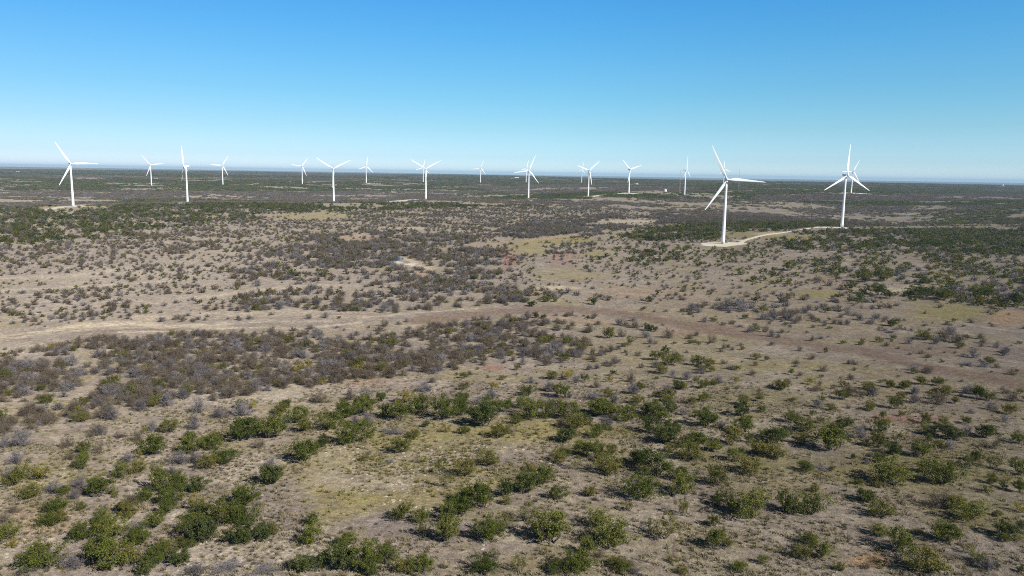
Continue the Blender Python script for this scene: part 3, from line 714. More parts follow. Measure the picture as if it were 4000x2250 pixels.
def tree_meshes(seed, w, h, npf, leaves, size, low, lobes, stems, name):
    g = np.random.default_rng(seed)
    puffs = crown_puffs(g, w, h, npf, low, lobes)
    C = []
    for p, r in puffs:
        nl = int(leaves * g.uniform(.45, 1.5)); d = rand_dir(nl, g) * (g.uniform(0, 1, nl) ** .5)[:, None] * np.array([r, r, r * .75])
        ax = p / (np.linalg.norm(p) + 1e-9) + g.normal(size=3) * .5; ax /= np.linalg.norm(ax); d += (d @ ax)[:, None] * ax * g.uniform(.2, 1.3); C.append(p + d)
    C = np.concatenate(C)
    ext = np.array([np.percentile(np.abs(C[:, 0]), 97) / (w * .49), np.percentile(np.abs(C[:, 1]), 97) / (w * .49), np.percentile(C[:, 2], 99) / h])
    C /= ext; puffs = [(p_ / ext, r_ / ext[0]) for p_, r_ in puffs]
    # stray sprays beyond the outline
    k = len(C) // 14; idx = g.integers(0, len(C), k); st = C[idx] + rand_dir(k, g) * w * .05; C = np.concatenate([C, st]); C = C[C[:, 2] > .08]
    crown = qmesh('crown', [quads_at(C, np.full(len(C), size), g, .15)])
    b = MB()
    for s in range(stems):
        a = 2 * math.pi * (s + g.uniform(-.3, .3)) / stems; r0 = .1 * w * g.uniform(.2, .6)
        p0 = np.array([r0 * math.cos(a) * .5, r0 * math.sin(a) * .5, -.3]); rad = .045 * h * g.uniform(.6, 1.0) * (1.2 if stems < 3 else .8)
        tgt = puffs[g.integers(len(puffs))][0]; tgt = np.array([w * .24 * math.cos(a), w * .24 * math.sin(a), tgt[2]])
        mid = p0 * .5 + tgt * .5 + np.array([math.cos(a) * w * .05, math.sin(a) * w * .05, -h * .06]) + rand_dir(1, g)[0] * w * .03
        b.tube([p0, p0 * .75 + mid * .25 + (0, 0, h * .03), mid, tgt], [rad, rad * .8, rad * .6, rad * .3], 6)
        for q in range(4):
            pf, pr = puffs[g.integers(len(puffs))]
            if (pf[0] * math.cos(a) + pf[1] * math.sin(a)) < -w * .05: continue
            m2 = mid * .5 + pf * .5 + rand_dir(1, g)[0] * w * .05
            b.tube([mid, m2, pf], [rad * .42, rad * .28, rad * .1], 4, False)
    return crown, b.mesh('trunk')

def bare_mesh(seed, w, h, stems, twigs, fine, tw, leafn, leafs, name, hang=0.0):
    """leafless thorn bush: stems fanning from the ground into a haze of twigs"""
    g = np.random.default_rng(seed); A, B, Wd = [], [], []
    tips = []
    for s in range(stems):
        a = g.uniform(0, 2 * math.pi); e = g.uniform(.25, 1.45); L = g.uniform(.7, 1.05)
        d = np.array([math.cos(a) * math.cos(e) * w * .5, math.sin(a) * math.cos(e) * w * .5, math.sin(e) * h]) * L
        p0 = np.array([g.normal() * w * .04, g.normal() * w * .04, -.1]); pm = p0 + d * .5 + rand_dir(1, g)[0] * w * .04; pe = p0 + d
        A += [p0, pm]; B += [pm, pe]; Wd += [tw * 2.6, tw * 1.8]
        for q in range(twigs):
            t = g.uniform(.25, 1.0); st = p0 + d * t + rand_dir(1, g)[0] * w * .03
            dd = d / np.linalg.norm(d) * .5 + rand_dir(1, g)[0] * .75; dd[2] = dd[2] * .8 + .1; en = st + dd * w * g.uniform(.09, .2); en[2] = max(en[2], .05)
            A.append(st); B.append(en); Wd.append(tw * 1.25)
            for f in range(fine):
                t2 = g.uniform(.2, 1); s2 = st + (en - st) * t2; d2 = dd / (np.linalg.norm(dd) + 1e-9) * .5 + rand_dir(1, g)[0] * .8; e2 = s2 + d2 * w * g.uniform(.04, .10); e2[2] = max(e2[2], .03)
                A.append(s2); B.append(e2); Wd.append(tw); tips.append(e2)
    A, B = np.array(A), np.array(B)
    ext = np.array([np.percentile(np.abs(B[:, 0]), 96) / (w * .49), np.percentile(np.abs(B[:, 1]), 96) / (w * .49), np.percentile(B[:, 2], 98) / h]); A /= ext; B /= ext; tips = [t / ext for t in tips]
    parts = [strips(A, B, np.array(Wd), g)]
    if leafn:
        tips = np.array(tips); c = tips[g.integers(0, len(tips), leafn)] + g.normal(size=(leafn, 3)) * w * .02; c[:, 2] = np.maximum(c[:, 2], .05)
        parts.append(quads_at(c, np.full(leafn, leafs), g))
    return qmesh(name, parts)

NOM = dict(g=(7.0, 4.6), o=(6.0, 4.0), y=(5.0, 3.8), d=(6.0, 4.6), b=(5.0, 3.4), n=(5.0, 3.2))
TREES = {k: [] for k in 'goyd'}
for s in range(8): TREES['g'].append(tree_meshes(100 + s, 7.0, 4.6, 62 + 8 * (s % 3), 62,   .24, .12 + .10 * (s % 3), 2 + s % 3, 4 + s % 2, 'g'))
for s in range(6): TREES['o'].append(tree_meshes(200 + s, 6.0, 4.0, 58, 60, .23, .16 + .07 * (s % 2), 2 + s % 2, 5, 'o'))
for s in range(2): TREES['y'].append(tree_meshes(300 + s, 5.0, 3.8, 38, 44, .22, .16, 1, 4, 'y'))
for s in range(3): TREES['d'].append(tree_meshes(400 + s, 6.0, 4.6, 70, 74, .24, .06, 1 + s % 2, 3, 'd'))
SPARSE = [tree_meshes(500 + s, 6.5, 5.0, 38, 46, .22, .32, 2, 4, 's') for s in range(2)]          # thin see-through mesquites on bare limbs
JUN = tree_meshes(600, 4.0, 5.6, 46, 80, .24, .05, 0, 2, 'j')
BARE = {'b': [bare_mesh(700 + s, 5.0, 3.4, 30, 10, 7, .045, 0, 0, 'grey_thorn_shrub') for s in range(4)],
        'n': [bare_mesh(800 + s, 5.0, 3.2, 26, 9, 6, .042, 700, .18, 'brown_shrub') for s in range(4)]}
for k in 'goyd':
    for c_, t_ in TREES[k]: c_.materials.append(M[k]); t_.materials.append(M['bark'])
for c_, t_ in SPARSE: c_.materials.append(M['o']); t_.materials.append(M['bark'])
JUN[0].materials.append(M['d']); JUN[1].materials.append(M['bark'])
for k in 'bn':
    for m_ in BARE[k]: m_.materials.append(M[k])

# plants read off the photo: x, foot y, width, height in photo crops, kind (g green, o olive, y yellow, d dark, b bare grey, n brown, s thin open tree, j juniper)
CROPS = [((0, 1500), 1.932, """850,280,120,110,b;655,275,80,90,n;830,195,90,90,n;1065,210,110,90,b;1260,175,110,100,b;1500,230,130,120,b;1395,50,110,60,b;1740,115,120,90,n;1660,265,130,90,b;1380,120,120,80,b;1830,250,140,120,b;1820,190,80,70,g;1890,200,90,70,y
1280,380,140,100,o;1470,350,120,100,b;1150,360,90,90,b;1100,365,40,50,y;1035,440,90,90,n;760,395,90,80,b;690,405,80,50,n;905,415,90,50,n;510,490,90,90,n;640,535,100,100,o;750,535,90,90,n;130,615,120,100,b;150,490,180,140,b;30,490,90,110,b;540,580,90,70,n
620,655,150,130,g;1190,550,190,160,g;1430,440,90,80,d;1450,540,190,140,g;1580,520,190,120,g;1850,440,280,140,g;1700,620,190,130,g;1560,660,150,110,o;1350,620,150,100,b;1470,610,120,90,b;920,720,160,120,g;1040,690,140,100,o;970,600,120,80,b;1040,570,70,80,y
100,780,180,140,o;60,720,100,80,b;320,735,150,120,y;260,730,80,100,b;220,880,170,110,o;420,840,160,100,b;480,850,110,80,g;600,800,150,90,b;740,870,200,150,g;560,880,90,80,b;850,850,90,60,g;1200,830,180,200,g;1340,820,180,150,g;1300,690,90,60,b;1500,830,170,110,d;1100,900,150,110,g;1000,920,120,80,n;1290,930,200,80,g
430,990,170,110,g;360,1090,160,110,g;470,1060,120,100,o;100,980,100,50,n;620,960,70,70,o;60,1190,190,130,g;20,1060,100,80,n;760,1080,160,120,g;640,1190,190,130,g;850,1180,220,170,g;960,1030,180,110,o;890,970,90,70,g;1030,1140,150,110,b;1150,1100,170,130,g;1240,1010,130,120,g
1560,1230,240,220,d;1500,1060,170,150,d;1430,1130,170,140,g;1660,1100,220,200,o;1860,930,200,150,g;1850,1080,200,150,g;1580,1140,110,90,b;1860,1230,240,130,d;1500,960,140,120,y;330,1420,290,150,g;230,1440,150,80,b;540,1410,160,110,b;770,1330,220,150,d;800,1440,320,160,g;980,1400,200,160,o;1060,1240,220,120,g;1200,1380,220,130,g;1350,1380,180,110,d;1080,1455,170,80,d;100,1250,90,40,y;1480,1452,180,80,b;1700,1440,260,90,b;1250,1300,150,110,o;1420,1250,120,80,o;700,1250,90,70,o"""),
 ((1000, 1500), 1.932, """220,190,90,70,d;90,430,240,180,g;170,240,130,80,o;310,310,190,100,g;390,370,160,100,o;560,360,200,110,g;690,270,180,140,g;720,470,270,140,g;500,490,110,60,d;840,330,110,100,b;480,150,160,60,n;820,120,110,80,b;700,130,90,60,n;850,250,190,150,g;960,260,120,100,g;1080,290,200,140,g;1140,150,150,100,y;950,140,100,80,d;1280,70,140,80,b
1250,240,200,140,g;1410,290,220,170,g;1540,250,150,140,g;1550,150,110,80,g;1570,50,80,60,o;1680,160,110,60,b;1780,130,110,90,b;1720,340,220,170,d;1790,250,200,130,g;1900,220,90,130,g;1800,50,70,60,y;1440,370,60,50,y;1575,380,90,50,g;1830,420,150,70,o;1190,420,90,70,o;1060,390,180,30,b;1290,330,80,50,o
1100,530,160,90,o;350,600,260,130,g;140,770,210,160,d;110,640,110,80,b;1760,630,160,120,o;1390,700,120,120,s;1570,715,190,100,o;1430,790,110,100,s;1260,600,70,40,y;1010,600,100,25,b
1720,960,200,220,g;1590,900,150,110,g;1900,860,130,130,d;1540,1030,210,150,g;1430,1060,150,150,g;1250,1060,150,110,g;1420,1210,220,190,g;1280,1170,170,130,s;1080,1040,190,100,o;1760,1200,240,120,g;1870,1130,160,140,s;1885,920,90,60,o
430,1070,110,80,d;430,1230,210,160,g;60,1190,150,130,d;130,1150,90,80,o;680,1250,150,110,g;620,1430,270,210,d;800,1430,290,180,g;970,1380,190,140,g;880,1455,170,110,d;1260,1440,200,80,g;1120,1440,160,90,o;1720,1449,200,110,g;1740,1390,100,70,b;1810,1330,120,70,s;350,1440,200,80,d;90,1440,230,60,b;520,1400,130,100,d;250,1400,120,50,n"""),
 ((2000, 1500), 1.932, """115,100,120,90,g;290,60,100,70,b;400,115,160,110,g;440,110,70,50,b;740,110,110,70,o;610,130,150,60,b;910,80,90,80,b;975,45,70,50,o;1180,115,100,80,o;1175,60,60,50,b;1270,45,110,50,d;1090,100,70,40,o;1450,140,100,70,g;1360,160,80,60,o;1740,170,90,80,o;1880,220,80,50,o;950,155,100,50,o;1280,150,80,40,n
150,280,220,130,g;60,190,110,90,g;215,180,70,60,g;300,180,90,70,b;270,270,120,120,g;400,280,210,110,g;30,310,80,100,g;470,350,170,90,o;630,420,140,110,g;700,340,130,90,b;620,250,200,110,g;720,260,170,120,g;560,320,120,80,d;780,150,80,70,b;860,300,190,110,g;900,205,80,60,g;1010,250,160,110,d;1130,290,180,110,g;1040,390,190,130,g;1160,460,210,120,d;1200,380,150,80,d;1200,210,120,60,d;1290,240,80,60,b;1460,330,200,120,g;1570,340,70,70,b;1730,250,110,80,j;1770,380,190,130,g;1640,470,160,140,o;1900,410,100,60,g;1780,450,80,80,o;1880,550,170,130,o;1390,490,170,130,g;1500,520,140,90,g;1310,480,100,80,o;1350,590,200,100,o;1200,530,110,60,o;1690,600,140,110,g;1810,700,190,120,o
410,460,170,90,d;530,560,170,120,g;640,600,200,140,g;710,700,220,140,o;490,660,110,110,s;340,610,130,90,o;750,540,90,80,o;390,570,110,80,g;960,640,200,120,d;1090,720,240,190,g;1000,700,80,80,g;970,890,280,170,g;1250,740,150,110,g;1310,860,240,160,g;1560,780,150,140,o;1620,900,140,140,s;1780,1040,250,220,g;1660,990,120,110,d;1540,930,130,110,d;100,850,240,170,d;260,770,210,140,g;150,670,90,60,o;350,890,140,110,g;590,860,120,90,o;880,970,110,90,s;1290,1010,140,150,s;1525,1085,100,90,o;1545,1270,170,160,g;1640,1240,100,80,o;1140,1200,240,200,s;740,1250,300,220,g;620,1100,190,140,g;300,1250,340,180,g;310,1170,90,110,b;560,1310,140,140,g;120,1060,180,150,s;760,1380,100,70,o;470,1440,240,140,g;840,1440,150,80,o;930,1449,100,60,b;60,1440,120,140,s;1190,1350,60,30,o;1890,1370,80,70,g;1720,1440,120,90,g;1280,1440,90,40,o;330,1449,130,90,d;660,1330,110,60,n;1050,1080,90,60,s"""),
 ((3000, 1500), 1.932, """100,50,110,60,o;760,50,90,50,o;790,95,100,70,b;920,35,80,60,o;1025,40,80,50,o;370,50,80,40,n;610,75,110,50,n;560,125,110,70,o;380,185,80,70,b;415,140,60,50,g;480,205,80,40,o;605,190,50,30,b;770,205,100,70,o;960,195,100,90,o;1110,80,80,60,b;1110,150,100,70,b;1005,115,80,40,o;1280,165,140,100,n;1245,120,80,60,g;1345,95,90,80,o;1280,85,70,50,n;1420,155,70,60,o;1510,80,100,70,b;1580,120,110,100,g;1660,130,100,60,o;1680,200,70,80,b;1820,235,100,80,o;1790,295,80,60,b;1850,140,120,80,n;1140,220,60,30,b;1530,225,60,40,b;1010,250,50,40,o
155,300,120,90,g;215,280,70,70,b;335,250,50,50,o;395,300,60,50,o;280,370,160,80,o;560,350,130,90,d;870,270,60,80,g;895,305,70,50,y;850,370,130,100,g;700,420,100,100,b;580,410,80,60,b;1195,305,80,80,o;1325,315,70,70,o;1500,310,80,60,o;1230,390,130,90,g;1215,440,60,80,g;1390,430,170,90,d;1500,390,80,90,b;1630,415,160,90,d;1900,460,120,90,g;1715,500,70,90,s;1640,490,110,50,n;1290,490,90,60,g;1370,500,80,100,b
60,470,200,120,d;30,570,180,120,o;240,460,100,90,o;490,530,280,160,g;300,430,90,50,o;970,460,150,100,s;830,490,110,110,o;735,470,80,50,o;950,540,140,80,d;1140,570,180,110,g;840,600,90,80,o;640,570,40,40,d;270,670,120,80,g;410,660,140,40,b;470,660,50,40,d;1570,590,90,90,d;1520,640,130,100,s;1690,650,130,100,s;1190,680,150,110,g;940,780,270,170,g;1310,780,250,190,g;1690,760,90,80,o;1770,795,70,60,g;1650,820,80,50,g;1890,700,150,120,g;1910,830,100,100,g
130,990,200,170,g;320,1010,230,180,g;750,900,160,110,d;860,1020,190,120,o;350,820,80,50,o;690,770,70,40,o;810,780,80,50,o;1290,950,180,130,n;1400,960,140,110,o;1510,1050,230,120,g;1900,980,100,80,y;1780,1170,170,130,d;1800,1200,100,60,g;1880,1190,80,40,y;1905,1100,70,60,d;850,1160,140,90,g;980,1290,240,190,g;1340,1200,230,120,g;1130,1140,70,40,o;290,1230,140,90,g;400,1330,180,150,g;250,1340,150,100,o;1200,1452,270,200,o;1520,1290,110,80,s;1590,1360,120,90,g;1660,1420,130,100,b;540,1420,100,60,o;1720,1400,60,60,g;1910,1430,60,50,d"""),
 ((2000, 1000), 2.576, """1540,1010,95,100,j;1370,480,80,70,d;1380,760,110,70,d;1440,765,50,50,d;1475,395,70,50,d;1560,430,50,30,d;815,495,80,80,d;190,510,90,60,d;250,630,70,60,d;320,635,70,40,d;160,650,110,90,b;765,640,30,40,j;1850,210,100,50,g;1240,215,70,40,g;740,145,60,40,d;790,165,80,40,b;1040,180,70,40,g;2280,200,120,60,g;2180,540,150,110,b;2290,540,160,120,b;1780,570,110,60,b;1880,580,90,60,b
1185,900,110,90,s;980,835,120,110,o;1570,830,120,90,n;1340,830,100,70,b;1390,890,70,80,b;1240,730,100,70,n;1140,710,70,60,n;1080,700,90,70,b;1100,820,100,80,n;1790,840,80,60,n;2010,880,100,80,n;1850,810,70,50,n;1940,670,80,60,b;2400,770,80,70,b;2290,720,110,25,b;2150,860,80,20,b;2550,770,70,80,n;1600,1110,180,110,o;1460,1060,150,80,o;1620,1230,90,100,b;1500,1190,150,100,o;1440,1130,90,70,b;1760,1250,100,90,b;1870,1110,160,90,g;1970,1130,140,80,o;2010,1170,80,50,o;1900,1190,110,80,b
1030,1090,90,80,b;490,1080,70,60,n;620,1080,40,60,s;340,1110,100,80,n;110,1100,90,70,b;690,980,90,90,n;810,1000,80,70,n;890,1010,80,90,b;830,1070,70,50,n;780,1150,80,60,b;850,1140,70,50,b;990,1280,80,70,y;1200,1275,100,90,n;1300,1130,70,50,n;1020,1210,70,60,o;1850,1280,70,60,o;2200,1145,110,50,b;2070,1290,90,100,b;1930,1340,120,90,o;2240,1290,100,70,y;1300,1355,90,80,o;1210,1400,110,100,b;850,1335,90,80,n;540,1255,160,90,y;390,1250,130,70,o;730,1270,100,80,o;650,1280,80,80,b;190,1290,90,70,b;380,1370,120,100,b;1690,1350,130,60,o;1560,1390,100,90,b;2460,1050,100,60,o;2560,1060,50,90,o;2450,1110,80,50,n;2420,1205,90,60,n;1690,1060,110,60,n;1270,1010,80,50,n;430,960,130,90,b;300,900,130,80,o;240,960,110,70,n;560,900,110,80,o"""),
 ((3000, 1000), 2.576, """1240,710,120,80,d;1330,735,50,70,n;1230,780,110,35,b;540,840,80,30,b;1410,890,80,60,b;1760,860,150,110,n;1900,880,150,100,n;1830,800,160,90,b;1580,850,150,90,o;1680,890,90,80,b;2140,840,90,60,n;2060,1030,110,100,b;2370,1005,80,90,b;2300,925,70,80,b;2160,1120,80,70,b;2010,1110,170,50,b;1470,1160,110,70,b;1600,1190,150,70,n;310,660,80,60,b;660,690,70,60,n;800,700,70,60,b;720,690,70,50,b;920,650,100,60,b;1040,690,100,60,b;1090,640,100,60,b;315,960,60,60,n;580,980,40,60,j;445,1045,80,60,n;810,1090,50,70,b;30,815,80,80,b;105,825,50,80,b;445,860,60,60,n;560,1170,110,70,n;290,1090,80,40,n;870,1155,60,40,n
140,1350,140,80,o;440,1300,100,70,y;520,1295,40,80,b;320,1210,70,50,b;240,1200,70,60,g;820,1230,50,50,n;760,1325,100,60,o;1030,1400,130,120,o;1230,1330,90,70,o;1360,1340,120,80,o;1560,1305,140,70,o;1480,1400,90,70,b;1800,1390,100,80,o;1690,1390,90,60,d;2090,1400,110,80,o;2000,1370,100,60,b;820,1380,120,60,n;480,1370,90,50,n;660,1340,60,50,n;2300,1130,70,50,n;2450,1200,90,60,n
970,270,170,110,o;1150,260,190,110,o;800,340,120,60,o;1120,400,190,90,g;1200,430,130,70,g;1400,370,80,40,g;1560,430,190,80,g;1760,450,180,90,o;2080,390,150,80,g;2180,430,180,110,g;2500,500,140,120,d;220,150,150,60,g"""),
]
PL = []          # x, y, z, width, height, kind, listed
for (ox, oy), sc, txt in CROPS:
    for it in txt.replace('\n', ';').split(';'):
        a = it.split(','); 
        if len(a) != 5: continue
        x, yb, w, h = map(float, a[:4]); PL.append([(ox + x / sc) * K4, (oy + yb / sc) * K4, w / sc * K4, h / sc * K4, a[4].strip()])
_px = np.array([p[0] for p in PL]); _py = np.array([p[1] for p in PL]); _w2 = np.array([p[2] for p in PL])
dep = np.arcsin(np.clip(-(rayd(_px, _py)[:, 2] / np.linalg.norm(rayd(_px, _py), axis=1)), .02, 1))
P, D = ground_at(_px, _py - _w2 * .30 * np.sin(dep))
PLANTS = []
for i, p in enumerate(PL):
    w = p[2] * D[i] / F0; hp = p[3] * D[i] / F0; h = (hp - .40 * w * math.sin(dep[i])) / math.cos(dep[i]); k = p[4]
    lo, hi = dict(j=(.9, 1.7), s=(.6, 1.1), b=(.4, .85), n=(.45, .85)).get(k, (.58, .95))
    if k == 'b' and p[3] < p[2] * .35: lo, hi = .14, .3
    h = min(max(h, lo * w), hi * w)
    PLANTS.append([P[i, 0], P[i, 1], w * .98, h * 1.12, k, 1])
NLIST = len(PLANTS)

# ------------------------------------------------------------------ the scrub between and beyond: cover by zones of the land
ZONES = [  # outline in photo px, plants per 100 m2, kinds, width range
 ([(0, 905), (200, 850), (430, 845), (700, 850), (1000, 845), (1150, 815), (1330, 790), (1420, 800), (1480, 830), (1500, 875), (1400, 905), (1280, 900), (1100, 935), (960, 960), (820, 985), (640, 1000), (560, 985), (420, 1020), (330, 1020), (150, 1075), (-200, 1105), (-200, 920)], 5.0, dict(n=.66, o=.07, y=.02, b=.25), (3.2, 6.0)),
 ([(540, 690), (640, 650), (760, 600), (860, 590), (960, 570), (1080, 590), (1180, 590), (1250, 640), (1240, 690), (1150, 720), (1000, 722), (900, 705), (760, 695), (640, 720)], 2.4, dict(n=.5, o=.1, b=.4), (4, 7)),
 ([(600, 735), (800, 720), (1000, 720), (1150, 725), (1250, 710), (1330, 735), (1420, 745), (1340, 775), (1150, 785), (900, 800), (700, 805), (620, 785)], 2.0, dict(n=.5, o=.1, b=.4), (4, 6.5)),
 ([(1270, 590), (1300, 566), (1420, 556), (1560, 562), (1590, 572), (1450, 590), (1300, 602)], 2.6, dict(n=.55, o=.1, b=.35), (5, 8)),
 ([(-200, 540), (130, 522), (420, 515), (560, 511), (700, 520), (640, 550), (500, 565), (350, 582), (250, 605), (100, 625), (-200, 630)], 1.45, dict(g=.25, d=.27, o=.18, n=.18, b=.12), (4.5, 8)),
 ([(560, 512), (840, 512), (960, 506), (1200, 500), (1400, 500), (1640, 500), (1500, 522), (1200, 522), (960, 530), (800, 536), (640, 530)], 1.3, dict(g=.3, d=.3, o=.2, n=.2), (4.5, 8)),
 ([(1560, 592), (1640, 578), (1800, 562), (1815, 600), (1640, 606)], 2.0, dict(g=.42, o=.25, d=.2, n=.13), (5, 9)),
 ([(1500, 640), (1600, 615), (1760, 620), (1800, 650), (1700, 668), (1540, 662)], 1.0, dict(g=.3, d=.3, o=.3, n=.1), (4, 8)),
 ([(1830, 566), (1900, 560), (2110, 562), (2110, 568), (1960, 578), (1840, 585)], 1.8, dict(g=.42, o=.25, d=.2, n=.13), (5, 9)),
 ([(1930, 612), (2040, 588), (2120, 583), (2300, 578), (2800, 572), (2800, 645), (2400, 645), (2200, 630), (2000, 630)], 1.7, dict(g=.34, d=.2, o=.24, b=.12, n=.1), (5, 9)),
 ([(1740, 628), (1960, 610), (2000, 640), (1850, 660), (1740, 655)], .7, dict(g=.5, o=.4, n=.1), (4, 7)),
 ([(1840, 705), (1950, 672), (2150, 640), (2400, 650), (2576, 660), (2800, 700), (2330, 712), (2150, 702), (1900, 718)], 1.1, dict(o=.45, g=.25, b=.3), (4, 7.5)),
 ([(2060, 728), (2200, 742), (2320, 738), (2420, 725), (2800, 715), (2800, 775), (2440, 765), (2360, 762), (2200, 762), (2080, 748)], 1.9, dict(o=.3, g=.25, b=.35, n=.1), (4, 7.5)),
 ([(1720, 760), (1830, 740), (2060, 748), (2200, 765), (2260, 790), (2100, 805), (1850, 800)], 1.2, dict(b=.55, n=.3, o=.15), (3.5, 6.5)),
 ([(1640, 541), (2800, 534), (2800, 562), (1900, 560), (1640, 562)], 2.6, dict(n=.75, b=.25), (5, 9)),
 ([(1380, 560), (1500, 545), (1560, 540), (1600, 548), (1480, 560)], 2.2, dict(n=.8, b=.2), (5, 8)),
]
BANDS = [  # far bands beyond the ridges (image rows), cover and kinds
 ([(-300, 478), (600, 482), (1100, 478), (1200, 482), (1300, 498), (1100, 502), (700, 506), (430, 500), (-300, 512)], .92, dict(n=.7, b=.25, g=.05)),
 ([(-300, 446), (700, 452), (1300, 466), (1300, 480), (700, 482), (-300, 480)], .95, dict(g=.2, d=.42, o=.16, n=.22)),
 ([(1100, 490), (1700, 484), (2050, 490), (2060, 512), (1700, 500), (1300, 502)], .9, dict(g=.25, d=.6, o=.15)),
 ([(1150, 468), (1700, 468), (1800, 482), (1300, 488)], .85, dict(n=.65, b=.2, g=.15)),
 ([(1750, 455), (2800, 462), (2800, 486), (2050, 488), (1750, 480)], .95, dict(g=.2, d=.42, o=.16, n=.22)),
 ([(1900, 490), (2800, 488), (2800, 503), (1900, 508)], .92, dict(n=.72, b=.23, g=.05)),
 ([(1950, 508), (2800, 504), (2800, 516), (2150, 518)], .9, dict(g=.25, d=.65, o=.1)),
 ([(1650, 508), (1950, 508), (2100, 520), (2000, 530), (1650, 532)], .6, dict(n=.5, g=.2, o=.3)),
]
def dots_in(r0, r1, cell, half=R(41)):
    """jittered candidate spots, one per cell, over a sector"""
    n = int((r1 * math.sin(half)) // cell + 1); X, Y = np.meshgrid(np.arange(-n, n + 1) * cell, np.arange(int(r0 * .7 // cell), int(r1 // cell) + 1) * cell)
    X = X + rng.uniform(-.5, .5, X.shape) * cell; Y = Y + rng.uniform(-.5, .5, X.shape) * cell
    r = np.hypot(X, Y); a = np.arctan2(X, Y); m = (r >= r0) & (r < r1) & (np.abs(a) < half); return X[m], Y[m]

def clear_of_roads(x, y, extra=4):
    ok = np.ones(len(x), bool)
    for Q, wdt in ROADXY:
        lo = Q.min(0) - wdt - 20; hi = Q.max(0) + wdt + 20
        m = np.where((x > lo[0]) & (x < hi[0]) & (y > lo[1]) & (y < hi[1]))[0]
        if len(m): ok[m] &= (np.hypot(x[m][:, None] - Q[:, 0], y[m][:, None] - Q[:, 1]).min(1) > wdt * .5 + extra)
    return ok
def pick(mix, n):
    ks = list(mix); return rng.choice(ks, n, p=np.array([mix[k] for k in ks]) / sum(mix.values()))

X, Y = dots_in(112, 1750, 4.6); Z = height(X, Y); px, py, dd = project(X, Y, Z); m = (px > -260) & (px < 2840); X, Y, px, py = X[m], Y[m], px[m], py[m]
r = np.hypot(X, Y); n = len(X); cellA = 4.6 ** 2 / 100
clump = fbm(X / 34, Y / 34, 31, 3); fine = fbm(X / 9, Y / 9, 33, 2)
dens = np.zeros(n); kind = np.full(n, 'n'); wlo = np.full(n, 2.2); whi = np.full(n, 4.6)
def setz(mask, d, mix, lo, hi):
    dens[mask] = d; kind[mask] = pick(mix, int(mask.sum())); wlo[mask] = lo; whi[mask] = hi
setz(py >= 900, .34, dict(o=.45, n=.4, b=.15), .7, 2.0)
setz((py >= 900) & (py < 1130) & (rng.uniform(size=n) < .22), .75, dict(o=.5, n=.3, b=.2), 1.8, 4.2)
setz((py >= 820) & (py < 900), .55, dict(n=.5, b=.27, o=.23), 1.2, 4.6)
setz((py < 820) & (px < 1350), 2.1, dict(n=.58, b=.27, o=.15), .9, 5.0)
setz((py < 820) & (px >= 1350), 1.0, dict(n=.42, b=.28, o=.30), .9, 4.6)
setz((py < 640) & (px < 1500), 1.8, dict(n=.55, b=.25, o=.2), 2.5, 5.5)
setz((py < 590) & (px >= 1500), 1.1, dict(n=.45, b=.25, o=.2, g=.1), 3, 6)
jit = np.clip((py - 480) / 400, .06, 1)
wx = px + 60 * fbm(X / 40, Y / 40, 35, 3) + rng.normal(size=n) * 34 * jit; wy = py + 16 * fbm(X / 25 + 9, Y / 25, 36, 2) * 1.6 * jit + rng.normal(size=n) * 13 * jit
for poly, d, mix, (lo, hi) in ZONES: setz(inpoly(wx, wy, poly), d, mix, lo, hi)
# open ground: creek bed, tracks, grassy patches
open_ = np.zeros(n)
for pts, hw, col, st in LINES:
    for (ax, ay), (bx, by) in zip(pts[:-1], pts[1:]):
        t = np.clip(((px - ax) * (bx - ax) + (py - ay) * (by - ay)) / ((bx - ax) ** 2 + (by - ay) ** 2), 0, 1)
        open_ = np.maximum(open_, 1 - sstep(.8, 1.5, np.hypot((px - ax - t * (bx - ax)) * .4, py - ay - t * (by - ay)) / (hw + 2)))
for cx, cy, rx, ry, col, st in PATCH:
    if col in (YG, SAND, ORA) and cy < 840: open_ = np.maximum(open_, .9 * (1 - sstep(.7, 1.1, np.hypot((px - cx) / rx, (py - cy) / ry))))
OPEN = [(185, 523, 125, 8), (460, 512, 60, 3.5), (820, 513, 130, 4.5), (1060, 506, 95, 6), (1325, 503, 60, 4.5), (1480, 497, 60, 4), (1815, 620, 85, 11), (2080, 576, 75, 5), (1900, 592, 60, 7), (1250, 515, 90, 4)]
for cx, cy, rx, ry in OPEN: open_ = np.maximum(open_, .94 * (1 - sstep(.7, 1.15, np.hypot((px - cx) / rx, (py - cy) / ry))))
prob = dens * cellA * np.clip(1 + 3.2 * clump + 2.0 * fine, .03, 2.6) * (1 - open_)
keep = (rng.uniform(size=n) < prob) & clear_of_roads(X, Y, 3.5)
LX = np.array([p[0] for p in PLANTS]); LY = np.array([p[1] for p in PLANTS]); LW = np.array([p[2] for p in PLANTS])
idx = np.where(keep)[0]
nearl = np.hypot(X[idx][:, None] - LX, Y[idx][:, None] - LY) < (LW * .5 + .5)
idx = idx[~nearl.any(1)]
for i in idx:
    w = (wlo[i] + (whi[i] - wlo[i]) * rng.uniform() ** 1.25) * rng.uniform(.75, 1.2); k = kind[i]
    if k == 'g' and rng.uniform() < .12: k = 'd'
    PLANTS.append([X[i], Y[i], w, w * rng.uniform(.5, .78), k, 0])
print('plants near', len(PLANTS), 'listed', NLIST)

